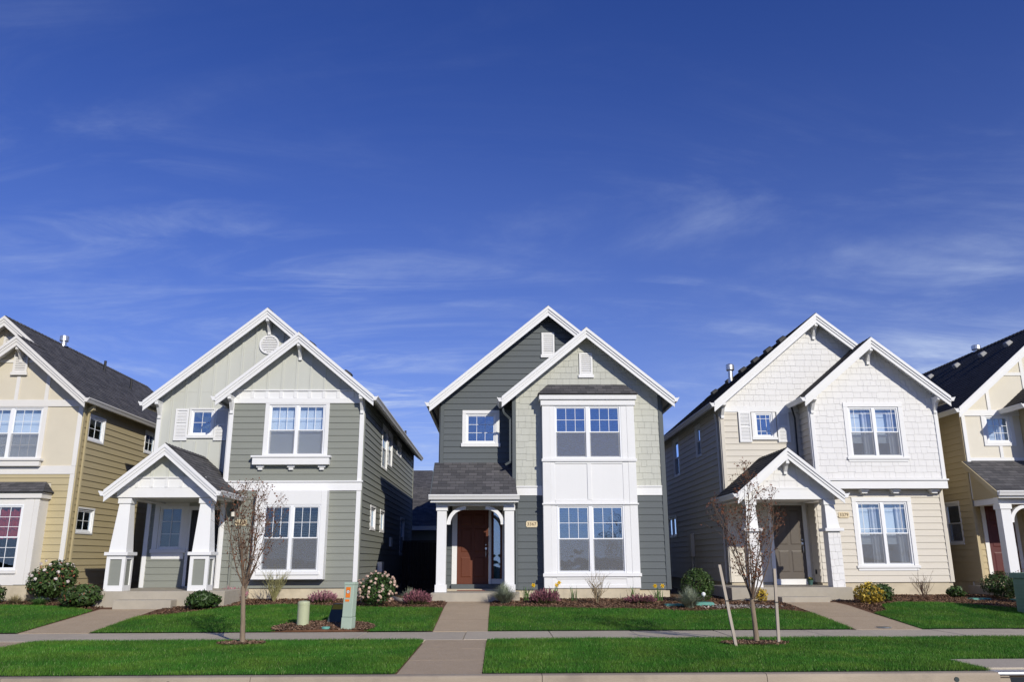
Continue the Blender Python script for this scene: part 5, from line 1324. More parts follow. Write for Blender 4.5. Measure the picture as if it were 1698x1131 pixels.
# lawns: turf sheet + blades
LAWNS = []
def inside_poly(x, y, P):
    c = np.zeros(len(x), bool); n = len(P)
    for i in range(n):
        ax, ay = P[i]; bx, by = P[(i + 1) % n]
        if ay == by: continue
        c ^= ((ay > y) != (by > y)) & (x < (bx - ax) * (y - ay) / (by - ay) + ax)
    return c
def lawn(poly, label, density=4200, seed=1, holes=()):
    LAWNS.append(poly); poly = np.array(poly, float); r = np.random.default_rng(seed)
    x0, y0 = poly.min(0); x1, y1 = poly.max(0)
    inside = inside_poly
    # turf sheet as a fine grid clipped to the outline
    xs = np.arange(x0, x1 + .2, .2); ys = np.arange(y0, y1 + .1, .1); X, Y = np.meshgrid((xs[:-1] + xs[1:]) / 2, (ys[:-1] + ys[1:]) / 2)
    m = inside(X.ravel(), Y.ravel(), poly)
    for (cx, cy, rx, ry) in holes: m &= ((X.ravel() - cx) / rx) ** 2 + ((Y.ravel() - cy) / ry) ** 2 > 1
    nx = len(xs); GX, GY = np.meshgrid(np.minimum(xs, x1), np.minimum(ys, y1)); co = np.stack([GX.ravel(), GY.ravel(), tz(GX.ravel(), GY.ravel()) + .012], 1)
    ii = np.nonzero(m)[0]; jj, kk = ii // (nx - 1), ii % (nx - 1); b = jj * nx + kk
    L_ = np_mesh('lawn', co, np.stack([b, b + 1, b + 1 + nx, b + nx], 1), 'turf'); L_['kind'] = 'structure'; L_['label'] = label.replace('grass blades of', 'turf of')
    n = int((x1 - x0) * (y1 - y0) * density); x = r.uniform(x0, x1, n); y = r.uniform(y0, y1, n)
    k = inside(x, y, poly)
    for (cx, cy, rx, ry) in holes: k &= ((x - cx) / rx) ** 2 + ((y - cy) / ry) ** 2 > 1 + .15 * np.sin(7 * np.arctan2(y - cy, x - cx))
    x, y = x[k], y[k]; n = len(x); z = tz(x, y) + .008
    patch = .5 + .5 * np.sin(x * 1.7 + 2 * np.sin(y * .9)) * np.sin(y * 2.3 + np.sin(x * 1.1))
    h = r.uniform(.028, .055, n) * (.85 + .3 * patch); w = r.uniform(.004, .0085, n); a = r.uniform(0, 6.2832, n); la = r.uniform(0, 6.2832, n); ln = h * r.uniform(.1, .8, n)
    dx, dy = np.cos(a) * w / 2, np.sin(a) * w / 2
    co = np.empty((n, 3, 3), np.float32)
    co[:, 0] = np.stack([x - dx, y - dy, z], 1); co[:, 1] = np.stack([x + dx, y + dy, z], 1); co[:, 2] = np.stack([x + np.cos(la) * ln, y + np.sin(la) * ln, z + h], 1)
    o = np_mesh('grass', co.reshape(-1, 3), np.arange(3 * n).reshape(-1, 3), 'grass'); o['kind'] = 'stuff'; o['label'] = label; o['category'] = 'grass'
PED = (-3.50, 17.45, 1.02, .80)
lawn([(-8.10, 11.06), (-1.29, 11.06), (-1.29, 15.15), (-1.33, 15.3), (-1.5, 15.38), (-7.9, 15.38), (-8.06, 15.3), (-8.10, 15.1)], 'grass blades of the verge left of the central path', 5200, 1, [(-4.32, 14.72, .36, .26)])
lawn([(-.19, 11.06), (6.29, 11.06), (6.29, 12.17), (9.42, 12.17), (9.42, 11.06), (14, 11.06), (14, 15.38), (.02, 15.38), (-.14, 15.3), (-.19, 15.15)], 'grass blades of the verge right of the central path', 5200, 2, [(4.25, 14.35, .52, .30)])
lawn([(-15, 11.06), (-9.37, 11.06), (-9.37, 15.38), (-15, 15.38)], 'grass blades of the verge in the lower left corner', 3500, 3)
lawn([(-16, 17.08), (-9.37, 17.08), (-9.37, 20.1), (-10.4, 20.9), (-11.4, 21.3), (-13, 21.3), (-16, 21.2)], 'grass blades of the lawn before the ochre house', 3600, 4)
lawn([(-7.98, 17.08), (-1.29, 17.08), (-1.29, 20.3), (-2.4, 20.4), (-4, 20.7), (-5.2, 21.2), (-6.2, 20.9), (-6.9, 20.0), (-7.4, 19.4), (-7.98, 19.2)], 'grass blades of the lawn before the sage green house', 4200, 5, [PED])
lawn([(-.19, 17.08), (7.08, 17.08), (7.08, 19.3), (6.2, 19.9), (5.2, 19.75), (4.4, 19.6), (3.4, 20.0), (2.0, 20.15), (.8, 20.4), (-.19, 20.5)], 'grass blades of the lawn before the dark grey house', 4200, 6)
lawn([(8.44, 17.08), (16, 17.08), (16, 18.6), (13, 19.2), (11.9, 20.0), (10.8, 21.0), (9.9, 21.1), (9.2, 20.5), (8.9, 19.6), (8.44, 19.2)], 'grass blades of the lawn before the cream house', 4200, 7)

# planting beds: bark mulch sheet and chips
beds = strip_mesh('planting_bed', np.arange(-18, 18.1, .4), np.arange(17.1, 24.6, .25), .002, 'mulch', label='bark mulch beds along the fronts of the houses')
def chips(n, fx, fy, material, label, size=(.02, .06), dz=.004, seed=0, keep=None, cat='mulch'):
    r = np.random.default_rng(seed); x = fx(r, n); y = fy(r, n)
    if keep is not None: k = keep(x, y); x, y = x[k], y[k]; n = len(x)
    z = tz(x, y) + dz; L_ = r.uniform(*size, n); w = L_ * r.uniform(.25, .5, n); a = r.uniform(0, 6.283, n)
    t1, t2 = r.normal(0, .35, n), r.normal(0, .35, n)
    ux, uy = np.cos(a), np.sin(a); co = np.empty((n, 4, 3), np.float32)
    for q, (s, t) in enumerate(((-1, -1), (1, -1), (1, 1), (-1, 1))):
        co[:, q, 0] = x + ux * s * L_ / 2 - uy * t * w / 2; co[:, q, 1] = y + uy * s * L_ / 2 + ux * t * w / 2
        co[:, q, 2] = z + .012 + s * t1 * L_ / 2 + t * t2 * w / 2 + r.uniform(0, .02, n)
    o = np_mesh('bark_chips', co.reshape(-1, 3), np.arange(4 * n).reshape(-1, 4), material); o['kind'] = 'stuff'; o['label'] = label; o['category'] = cat
def off_paths(x, y):
    k = np.ones(len(x), bool)
    for a, b, c in ((-1.34, -.14, 22), (-9.42, -7.9, 20.9), (7.04, 8.5, 21.8)): k &= ~((x > a) & (x < b) & (y < c))
    for P in LAWNS: k &= ~inside_poly(x, y, P)
    return k
chips(90000, lambda r, n: r.uniform(-14, 14.5, n), lambda r, n: r.uniform(19.2, 23.6, n), 'mulch_chip', 'loose reddish bark chips in the beds along the house fronts', seed=3, keep=off_paths)
MBm = MB()
def mound(cx, cy, rx, ry, hh, name, material, label, n=26, ymax=None):
    vs = []; fs = []
    for j in range(5):
        t = j / 4
        for k in range(n):
            w = 2 * math.pi * k / n; q = 1 + .06 * math.sin(3 * w + cx) + .04 * math.sin(7 * w)
            x = cx + rx * q * t * math.cos(w); y = cy + ry * q * t * math.sin(w)
            if ymax: y = max(y, ymax)
            vs.append((x, y, float(tz(x, y)) + .01 + hh * (1 - t * t)))
    for j in range(4):
        for k in range(n): fs.append((j * n + k, j * n + (k + 1) % n, (j + 1) * n + (k + 1) % n, (j + 1) * n + k))
    o = MB().add(vs, fs).build(name, material, smooth=True); o['kind'] = 'structure'; o['label'] = label; return o
mound(PED[0], PED[1], PED[2], PED[3], .05, 'mulch_ring', 'mulch', 'patch of bark mulch round the utility pedestals', ymax=17.06)
def ell(cx, cy, rx, ry, ymin=-9): return lambda x, y: (((x - cx) / rx) ** 2 + ((y - cy) / ry) ** 2 < 1) & (y > ymin)
chips(9000, lambda r, n: r.uniform(-4.6, -2.4, n), lambda r, n: r.uniform(17.07, 18.4, n), 'bark_chip', 'loose bark chips round the utility pedestals', seed=4, dz=.03, keep=ell(*PED, 17.08))
for (cx, cy, rx, ry), lb in (((-4.32, 14.72, .40, .28), 'left'), ((4.25, 14.35, .56, .33), 'right')):
    mound(cx, cy, rx, ry, .03, 'mulch_ring', 'mulch', 'ring of bark mulch at the foot of the %s street tree' % lb)
    chips(3500, lambda r, n, cx=cx, rx=rx: r.uniform(cx - rx, cx + rx, n), lambda r, n, cy=cy, ry=ry: r.uniform(cy - ry, cy + ry, n), 'bark_chip', 'loose bark chips round the %s street tree' % lb, seed=5, dz=.02, keep=ell(cx, cy, rx, ry))
chips(900, lambda r, n: r.normal(5.75, .35, n), lambda r, n: r.normal(20.25, .12, n), 'gravel', 'pale pebbles in the bed between the grey and cream houses', size=(.03, .07), seed=8, dz=.01, cat='pebbles')
# ------------------------------------------------------------------ plants
def gz(x, y): return float(tz(x, y))
def leaf_cloud(n, c, rx, ry, rz, size, seed, shell=.45, lump=0, ratio=.45, low=-.95):
    """diamond leaves through an uneven ellipsoid; returns (co, faces)"""
    r = np.random.default_rng(seed); d = r.normal(size=(n, 3)); d /= np.linalg.norm(d, axis=1)[:, None]
    d[:, 2] = np.where(d[:, 2] < low, -d[:, 2], d[:, 2])
    rad = (shell + (1 - shell) * r.random(n)) ** .7
    if lump:
        L_ = r.normal(size=(lump, 3)); L_ /= np.linalg.norm(L_, axis=1)[:, None]
        rad *= .74 + .30 * np.clip((d @ L_.T).max(1) * 2.4 - 1.3, 0, 1)
    p = d * rad[:, None] * np.array([rx, ry, rz]) + np.array(c)
    # leaf frames leaning outward
    o = d + r.normal(0, .55, (n, 3)); o /= np.linalg.norm(o, axis=1)[:, None]
    t = np.cross(o, r.normal(size=(n, 3))); t /= np.linalg.norm(t, axis=1)[:, None]; s = np.cross(o, t)
    L_ = size * r.uniform(.6, 1.25, n)[:, None]; w = L_ * ratio
    co = np.empty((n, 4, 3)); co[:, 0] = p - t * L_ / 2; co[:, 1] = p + s * w / 2 + o * w * .15; co[:, 2] = p + t * L_ / 2; co[:, 3] = p - s * w / 2 + o * w * .15
    return co.reshape(-1, 3), np.arange(4 * n).reshape(-1, 4)
def stems(root, x, y, z, h, spread, n, material, seed, r0=.012):
    q = random.Random(seed); mb = MB()
    for _ in range(n):
        a = q.uniform(0, 6.28); s = q.uniform(.2, 1) * spread
        mb.tube([(x, y, z - .02), (x + math.cos(a) * s * .4, y + math.sin(a) * s * .4, z + h * .5), (x + math.cos(a) * s, y + math.sin(a) * s, z + h)], [r0, r0 * .8, r0 * .4], 5)
    mb.build('stem', material, root)
def shrub(name, x, y, rx, rz, label, leaf, nleaf, size, seed, cat='shrub', group=None, flowers=None, tips=None, lump=9, ry=None, twig='twig', ratio=.45):
    z = gz(x, y); R_ = empty(name, (x, y, z), label, cat, group); ry = ry or rx
    c = (x, y, z + rz * .52)
    co, f = leaf_cloud(nleaf, c, rx, ry, rz * .56, size, seed, lump=lump, ratio=ratio); co[:, 2] = np.maximum(co[:, 2], z + .01); np_mesh('foliage', co, f, leaf, R_)
    stems(R_, x, y, z, rz * .8, rx * .7, 9, twig, seed)
    if tips:
        m, n, sz = tips; co, f = leaf_cloud(n, c, rx * 1.02, ry * 1.02, rz * .58, sz, seed + 1, shell=.9, lump=lump, ratio=ratio); k = co[:, 2].reshape(-1, 4).mean(1) > z + rz * .35
        np_mesh('new_leaves', co, f[k], m, R_)
    if flowers:
        m, n, sz, top = flowers; r = np.random.default_rng(seed + 5); mb = MB(); k = 0
        while k < n:
            d = r.normal(size=3); d /= np.linalg.norm(d)
            if d[2] < top or d[1] > .5: continue
            k += 1; p = np.array(c) + d * np.array([rx, ry, rz * .57]) * r.uniform(.9, 1.02)
            for j in range(14):
                e = r.normal(size=3); e /= np.linalg.norm(e); e = e * .6 + d * .6; b = p + e * sz * .5; t = np.cross(e, r.normal(size=3)); t /= np.linalg.norm(t); s = np.cross(e, t); s /= np.linalg.norm(s); w = sz * .33
                mb.add([b - t * w, b + s * w, b + t * w, b - s * w], [(0, 1, 2, 3)])
            if n <= 20: mb.build('bloom', m, R_); mb = MB()
        if n > 20: mb.build('blooms', m, R_)['kind'] = 'stuff'
    return R_
def tuft(name, x, y, n, h, spread, material, label, seed, cat='grass clump', group=None, width=.012):
    z = gz(x, y); R_ = empty(name, (x, y, z), label, cat, group); r = np.random.default_rng(seed)
    a = r.uniform(0, 6.283, n); lean = np.minimum(np.abs(r.normal(0, .8, n)), 1.5); L_ = h * r.uniform(.6, 1.1, n); b = r.normal(0, .035, (n, 2)); co = np.empty((n, 6, 3)); dx, dy = -np.sin(a) * width / 2, np.cos(a) * width / 2
    for k, (t, w) in enumerate(((0, 1), (.55, .8), (1, .12))):
        rr = spread * 1.25 * np.sin(lean) * (t ** 1.35); zz = L_ * t * (1 - .5 * np.sin(lean) * t)
        px, py = x + b[:, 0] + np.cos(a) * rr, y + b[:, 1] + np.sin(a) * rr
        co[:, 2 * k] = np.stack([px - dx * w, py - dy * w, z + zz], 1); co[:, 2 * k + 1] = np.stack([px + dx * w, py + dy * w, z + zz], 1)
    i = np.arange(n)[:, None] * 6; f = np.concatenate([i + np.array([[0, 1, 3, 2]]), i + np.array([[2, 3, 5, 4]])])
    np_mesh('blades', co.reshape(-1, 3), f, material, R_); return R_
def heather(x, y, rx, h, label, seed, rose='heather_pink', n=300, group='heather clumps in the beds'):
    z = gz(x, y); R_ = empty('heather', (x, y, z), label, 'heather', group); r = np.random.default_rng(seed); g = MB(); fl = []
    co = []; cf = []
    for k in range(n):
        a = r.uniform(0, 6.28); q = math.sqrt(r.random()); ln = h * (1 - .4 * q * q) * r.uniform(.5, 1.2)
        b = np.array([x + math.cos(a) * q * rx * .6, y + math.sin(a) * q * rx * .55, z]); t = np.array([x + math.cos(a) * q * rx * 1.08, y + math.sin(a) * q * rx * .95, z + ln])
        ax = (t - b); s = np.cross(ax, r.normal(size=3)); s /= np.linalg.norm(s); w = .006
        m = b + ax * .55
        co += [b - s * w, b + s * w, m + s * w, m - s * w]
        for j in range(4):
            s2 = np.cross(ax, r.normal(size=3)); s2 /= np.linalg.norm(s2); p0 = b + ax * (.5 + .12 * j); p1 = b + ax * (.68 + .12 * j) + s2 * .012
            cf += [p0, p0 + s2 * .016 + ax * .05, p1, p0 - s2 * .012 + ax * .06]
    co = np.array(co); cf = np.array(cf)
    np_mesh('stems', co, np.arange(len(co)).reshape(-1, 4), 'heather_green', R_); np_mesh('flowers', cf, np.arange(len(cf)).reshape(-1, 4), rose, R_)
    lc, lf = leaf_cloud(260, (x, y, z + h * .32), rx * .9, rx * .8, h * .42, .05, seed + 2, ratio=.3); lc[:, 2] = np.maximum(lc[:, 2], z + .005); np_mesh('foliage', lc, lf, 'heather_green', R_)
def bare_shrub(x, y, h, spread, label, seed, material='twig_grey', n=9):
    z = gz(x, y); R_ = empty('bare_shrub', (x, y, z), label, 'shrub', 'leafless shrubs in the beds'); q = random.Random(seed); mb = MB()
    def grow(p, d, ln, r, lev):
        pts = [p]; dd = Vector(d)
        for k in range(3):
            dd = (dd + Vector((q.gauss(0, .12), q.gauss(0, .12), .06))).normalized(); pts.append(pts[-1] + dd * ln / 3)
        mb.tube(pts, [r, r * .85, r * .7, r * .5], 5 if lev else 6)
        if lev < 3:
            for k in range(3 if lev == 0 else 2):
                i = q.choice((1, 2, 3)); e = (dd + Vector((q.gauss(0, .45), q.gauss(0, .45), q.uniform(0, .2)))).normalized(); grow(pts[i], e, ln * q.uniform(.5, .75), r * .55, lev + 1)
    for k in range(n):
        a = 6.28 * k / n + q.uniform(-.3, .3); s = q.uniform(.15, .75) * spread / h
        grow(Vector((x, y, z - .02)), Vector((math.cos(a) * s, math.sin(a) * s, 1)).normalized(), h * q.uniform(.5, .7), .011, 0)
    mb.build('branches', material, R_)
def daffodils(x, y, label, seed, nf=2, nl=14):
    z = gz(x, y); R_ = empty('daffodil', (x, y, z), label, 'daffodil', 'daffodils by the foundation'); q = random.Random(seed); mb = MB(); st = MB(); fl = MB()
    for k in range(nl):
        a = q.uniform(0, 6.28); s = q.uniform(.03, .2); h = q.uniform(.28, .46); bx, by = x + q.gauss(0, .05), y + q.gauss(0, .04); t = (-math.sin(a) * .011, math.cos(a) * .011)
        pts = [(bx + math.cos(a) * s * u * u, by + math.sin(a) * s * u * u, z + h * u * (1 - .12 * u)) for u in (0, .5, 1)]
        vs = []
        for i, p in enumerate(pts): w = (1, .95, .25)[i]; vs += [(p[0] - t[0] * w, p[1] - t[1] * w, p[2]), (p[0] + t[0] * w, p[1] + t[1] * w, p[2])]
        mb.add(vs, [(0, 1, 3, 2), (2, 3, 5, 4)])
    mb.build('leaves', 'daff_leaf', R_)
    for k in range(nf):
        bx, by = x + q.uniform(-.16, .16), y + q.uniform(-.06, .02); h = q.uniform(.38, .47); lx = bx + q.uniform(-.1, .1)
        st.tube([(x + (bx - x) * .3, y, z), (bx, by, z + h * .6), (lx, by - .04, z + h)], .006, 5)
        c = Vector((lx, by - .06, z + h)); ax = Vector((q.uniform(-.4, .4), -1, .1)).normalized(); u = ax.cross(Vector((0, 0, 1))).normalized(); v = u.cross(ax)
        for j in range(6):
            w = 6.283 * j / 6; d = u * math.cos(w) + v * math.sin(w); e = u * math.cos(w + .5) + v * math.sin(w + .5); g_ = u * math.cos(w - .5) + v * math.sin(w - .5)
            fl.add([c, c + e * .035, c + d * .068 + ax * .008, c + g_ * .035], [(0, 1, 2, 3)])
        n = 10; vs = [c + (u * math.cos(6.283 * j / n) + v * math.sin(6.283 * j / n)) * .018 for j in range(n)] + [c + ax * .04 + (u * math.cos(6.283 * j / n) + v * math.sin(6.283 * j / n)) * .028 for j in range(n)]
        fl.add(vs, [(j, (j + 1) % n, n + (j + 1) % n, n + j) for j in range(n)]); fl.build('flower', 'daff_yellow', R_); fl = MB()
    if nf: st.build('stems', 'daff_leaf', R_)

shrub('rhododendron', -11.35, 22.05, .62, .98, 'large rhododendron with white blooms at the corner of the ochre house', 'leaf_rhodo', 2600, .11, 21, 'rhododendron', flowers=('flower_white', 15, .085, -.1), tips=('leaf_tip', 160, .07))
shrub('low_shrub', -9.95, 20.75, .50, .50, 'low spreading dark green shrub beside the left porch slab', 'leaf_rhodo', 1300, .12, 22, tips=('leaf_tip', 80, .07))
shrub('low_shrub', -12.75, 21.75, .38, .46, 'low evergreen with reddish tips cut off by the left edge', 'leaf_rhodo', 900, .10, 23, tips=('leaf_tip', 80, .06))
tuft('grass_clump', -12.05, 21.65, 420, .26, .34, 'fescue_tan', 'straw-coloured grass clump before the ochre house', 24)
tuft('grass_clump', -11.3, 21.35, 420, .22, .28, 'daff_leaf', 'small dark green grass clump under the white rhododendron', 25)
tuft('grass_clump', -10.55, 21.25, 420, .24, .32, 'fescue_tan', 'tan grass clump right of the white rhododendron', 26)
shrub('low_shrub', -6.95, 20.35, .40, .40, 'low glossy shrub right of the sage green house steps', 'leaf_dark', 1100, .13, 27, ratio=.36)
heather(-6.85, 22.25, .38, .34, 'pale pink heather behind the left street tree', 31, 'heather_rose')
bare_shrub(-5.72, 22.05, .70, .55, 'olive-stemmed leafless shrub under the sage green house window', 32, 'twig_olive', 20)
heather(-4.42, 21.75, .36, .28, 'dusky pink heather behind the green utility pedestal', 33, 'heather_rose')
shrub('flowering_shrub', -2.93, 20.75, .50, .74, 'rounded evergreen covered in blush white flower clusters right of the green pedestal', 'leaf_dark', 1900, .085, 34, flowers=('flower_blush', 70, .072, -.6), ry=.45)
tuft('grass_clump', -2.25, 22.0, 520, .36, .34, 'fescue', 'blue-grey grass clump in the shade of the gap', 35)
heather(-1.98, 21.15, .36, .33, 'deep pink heather left of the central porch slab', 36, 'heather_pink', 330)
tuft('grass_clump', .16, 21.35, 1000, .52, .46, 'fescue', 'large blue-grey grass clump right of the central porch', 37)
daffodils(.72, 21.95, 'daffodils with one yellow bloom nearest the central porch post', 41, 1, 16)
heather(1.16, 21.25, .40, .33, 'wide deep pink heather under the left end of the white bay', 42, 'heather_pink', 380)
daffodils(1.45, 22.0, 'daffodils with two yellow blooms behind the wide pink heather', 43, 2, 9)
daffodils(1.93, 21.9, 'daffodil leaves without blooms left of the bare shrub under the bay', 44, 0, 10)
bare_shrub(2.45, 21.15, .72, .50, 'pale leafless shrub standing before the white bay', 45, 'twig_grey', 10)
daffodils(3.42, 21.9, 'daffodil leaves without blooms right of the bare shrub under the bay', 46, 0, 12)
heather(3.52, 21.2, .42, .22, 'low dull pink heather under the right end of the white bay', 47, 'heather_pink', 280)
daffodils(4.06, 21.7, 'daffodils with yellow blooms at the right corner of the dark grey house', 48, 2, 16)
tuft('grass_clump', 4.50, 20.15, 800, .52, .40, 'fescue', 'blue-grey grass clump before the round clipped shrub', 49)
shrub('clipped_shrub', 4.98, 21.3, .42, .78, 'rounded clipped evergreen between the grey and cream houses', 'leaf_box', 3000, .06, 50, lump=0, tips=('leaf_olive', 300, .05))
shrub('golden_shrub', 6.55, 21.25, .17, .36, 'small yellow-leaved shrub behind the right street tree', 'leaf_gold', 300, .07, 51)
shrub('golden_shrub', 9.10, 20.85, .36, .48, 'golden variegated shrub right of the cream house steps', 'leaf_gold', 1000, .085, 52, tips=('leaf_olive', 300, .08))
shrub('low_shrub', 9.62, 21.35, .33, .44, 'small dark green shrub beside the golden shrub', 'leaf_dark', 800, .10, 53)
bare_shrub(11.15, 22.3, .62, .55, 'reddish leafless shrub under the cream house window', 54, 'twig', 8)
shrub('low_shrub', 12.1, 22.5, .28, .28, 'very small evergreen at the right corner of the cream house', 'leaf_dark', 420, .10, 55, lump=4)
shrub('clipped_shrub', 13.05, 22.0, .46, .66, 'bushy evergreen left of the pair before the right-hand porch', 'leaf_dark', 2200, .07, 56, tips=('leaf_olive', 120, .05))
shrub('clipped_shrub', 13.0, 20.9, .44, .74, 'bushy evergreen right of the pair, beside the green utility cabinet', 'leaf_dark', 2400, .07, 57, tips=('leaf_tip', 120, .05))

# ------------------------------------------------------------------ street trees
def street_tree(x, y, fork, top, crown_r, wide_at, label, seed, lean, nlead=11, nleaf=1500, leafsize=.036):
    z = gz(x, y); R_ = empty('street_tree', (x, y, z), label, 'tree', 'young street trees on the verge'); q = random.Random(seed)
    fx, fy = x + lean, y
    tr = MB(); tr.tube([(x, y, z - .05), (x, y, z + .04), (x + lean * .3, y, z + fork * .4), (fx, fy, z + fork)], [.062, .047, .04, .036], 10); tr.build('trunk', 'bark', R_, smooth=True)
    br = MB(); tips = []
    def env(zz):
        t = max(0.0, min(1.0, (zz - fork * .8) / (top - fork * .8))); w = (wide_at - fork * .8) / (top - fork * .8)
        return crown_r * ((t / w) ** .8 if t < w else (1 - ((t - w) / (1 - w)) ** 1.35) ** .8) + .05
    def limb(p, d, ln, r, lev):
        n = 6; pts = [Vector(p)]; dd = Vector(d).normalized()
        for k in range(n):
            dd = (dd + Vector((q.gauss(0, .09), q.gauss(0, .09), .05))).normalized(); nx = pts[-1] + dd * ln / n
            e_ = env(nx.z - z); h_ = Vector((nx.x - fx, nx.y - fy, 0)).length
            if nx.z - z > top or (h_ > e_ * 1.12 and k > 0): break
            pts.append(nx)
        m = len(pts)
        if m < 2: return
        br.tube(pts, [max(.0016, .85 * r * (1 - .78 * i / (m - 1))) for i in range(m)], 6 if lev == 0 else 4, cap=False)
        if lev >= 1:
            for p_ in pts[1:]: tips.append((p_, dd))
        else: tips.append((pts[-1], dd))
        if lev < 3:
            for k in range((7, 3, 1)[lev]):
                i = q.randrange(1, m); a = q.uniform(0, 6.28); e = (dd + Vector((math.cos(a), math.sin(a), .1)) * q.uniform(.5, 1.1)).normalized(); limb(pts[i], e, (.55, .30, .16)[lev] * q.uniform(.6, 1.2) * (crown_r / .75), r * (.42, .5, .6)[lev], lev + 1)
    for k in range(nlead):
        a = 6.283 * k * .618; zs_ = fork * q.uniform(.84, 1.0) if k else fork; t = (.12 + .50 * k / nlead) if k else .02
        limb((x + lean * zs_ / fork, y, z + zs_), (math.cos(a) * t, math.sin(a) * t, 1), (top - fork) * (q.uniform(.75, 1.05) if k else 1.0), .015, 0)
    C = br.build('crown', 'twig', R_)
    r = np.random.default_rng(seed); n = nleaf; co = np.empty((n, 4, 3))
    for i in range(n):
        p, d = tips[r.integers(len(tips))]; p = np.array(p) + r.normal(0, .022, 3); o = r.normal(size=3); o /= np.linalg.norm(o); t = np.cross(o, r.normal(size=3)); t /= np.linalg.norm(t); s = np.cross(o, t); L_ = leafsize * r.uniform(.6, 1.3)
        co[i] = [p, p + t * L_ * .5 + s * L_ * .28, p + t * L_, p + t * L_ * .5 - s * L_ * .28]
    np_mesh('leaves', co.reshape(-1, 3), np.arange(4 * n).reshape(-1, 4), 'leaf_brown', C)
street_tree(-4.30, 14.72, .95, 2.82, .80, 2.15, 'young upright tree with sparse brown leaves before the sage green house', 5, -.06, 11, 1000, .042)
street_tree(4.32, 14.45, .74, 3.15, .66, 1.75, 'young staked tree with brown leaves before the cream house', 9, -.03, 12, 1600, .042)
def stake(x0, y0, x1, z1, label):
    z = gz(x0, y0); S = MB(); w = .022
    S.hexa([(x0 - w, y0 - w, z - .1), (x0 + w, y0 - w, z - .1), (x0 + w, y0 + w, z - .1), (x0 - w, y0 + w, z - .1), (x1 - w, y0 - w, z1), (x1 + w, y0 - w, z1), (x1 + w, y0 + w, z1), (x1 - w, y0 + w, z1)])
    o = S.build('tree_stake', 'stake_wood', origin=(x0, y0, z)); tag(o, label, 'stake', 'wooden stakes of the right street tree')
    t = .55; MB().tube([(x0 + (x1 - x0) * t, y0 - .026, z1 * t), (4.31, 14.41, z1 * t + .02)], .005, 5).build('tie_wire', 'dark_metal', o)
    MB().box(x0 + (x1 - x0) * t - .028, x0 + (x1 - x0) * t + .028, y0 - .03, y0 + .03, z1 * t - .008, z1 * t + .008).build('wire_band', 'dark_metal', o)
stake(3.86, 14.0, 3.66, 1.27, 'leaning wooden stake left of the right street tree')
stake(4.63, 14.28, 4.66, 1.20, 'upright pale stake right of the right street tree')

# ------------------------------------------------------------------ utility boxes and lids
def pedestal_tall():
    x, y = -2.97, 17.22; z = gz(x, y) - .02; P = empty('utility_pedestal', (x, y, z), 'tall pale green telecom pedestal with orange sticker by the sidewalk', 'utility box'); a = R(-14)
    def rot(p): dx, dy = p[0] - x, p[1] - y; return (x + dx * math.cos(a) - dy * math.sin(a) + (p[2] - z) * .035, y + dx * math.sin(a) + dy * math.cos(a), p[2])
    def rb(x0, x1, y0, y1, z0, z1, n, m, par=P, bev=.008, tp=0):
        b = MB().hexa([rot(p) for p in ((x0, y0, z0), (x1, y0, z0), (x1, y1, z0), (x0, y1, z0), (x0 + tp, y0 + tp, z1), (x1 - tp, y0 + tp, z1), (x1 - tp, y1 - tp, z1), (x0 + tp, y1 - tp, z1))]); return b.build(n, m, par, bevel=bev)
    rb(x - .115, x + .105, y - .10, y + .10, z, z + .285, 'base', 'ped_green')
    H = rb(x - .108, x + .098, y - .093, y + .093, z + .29, z + .90, 'cover', 'ped_green'); rb(x - .116, x + .106, y - .10, y + .10, z + .902, z + .955, 'cap', 'ped_green')
    s = rb(x - .065, x + .03, y - .0985, y - .0935, z + .66, z + .86, 'sticker', 'orange', H, 0); rb(x - .065, x + .02, y - .0985, y - .0935, z + .585, z + .625, 'sticker', 'orange', H, 0)
    n = 18; c = (x - .0175, z + .77)
    MB().add([rot((c[0] + .036 * math.cos(6.283 * k / n), y - .1, c[1] + .036 * math.sin(6.283 * k / n))) for k in range(n)], [tuple(range(n))]).build('symbol', 'sticker_white', H)
    m = MB()
    ring = [rot((c[0] + .036 * math.cos(6.283 * k / n), y - .1008, c[1] + .036 * math.sin(6.283 * k / n))) for k in range(n)] + [rot((c[0] + .029 * math.cos(6.283 * k / n), y - .1008, c[1] + .029 * math.sin(6.283 * k / n))) for k in range(n)]
    m.add(ring, [(k, (k + 1) % n, n + (k + 1) % n, n + k) for k in range(n)])
    m.hexa([rot(p) for p in ((c[0] - .012, y - .102, c[1] - .014), (c[0] + .012, y - .102, c[1] - .014), (c[0] + .012, y - .1005, c[1] - .014), (c[0] - .012, y - .1005, c[1] - .014), (c[0] - .006, y - .102, c[1] + .016), (c[0] + .006, y - .102, c[1] + .016), (c[0] + .006, y - .1005, c[1] + .016), (c[0] - .006, y - .1005, c[1] + .016))]); m.build('symbol', 'dark_metal', H)
pedestal_tall()
def pedestal_round():
    x, y = -3.98, 17.72; z = gz(x, y); P = empty('utility_pedestal', (x, y, z), 'short round pale green utility post on the mulch patch', 'utility box')
    MB().lathe((x, y, z - .03), [(.118, 0), (.122, .02), (.120, .46), (.122, .462), (.124, .50), (.112, .535), (.05, .548)], 28).build('body', 'ped_pale', P, smooth=False)
    MB().lathe((x, y, z + .425), [(.1235, 0), (.1235, .012)], 28).build('seam_band', 'ped_pale', P)
pedestal_round()
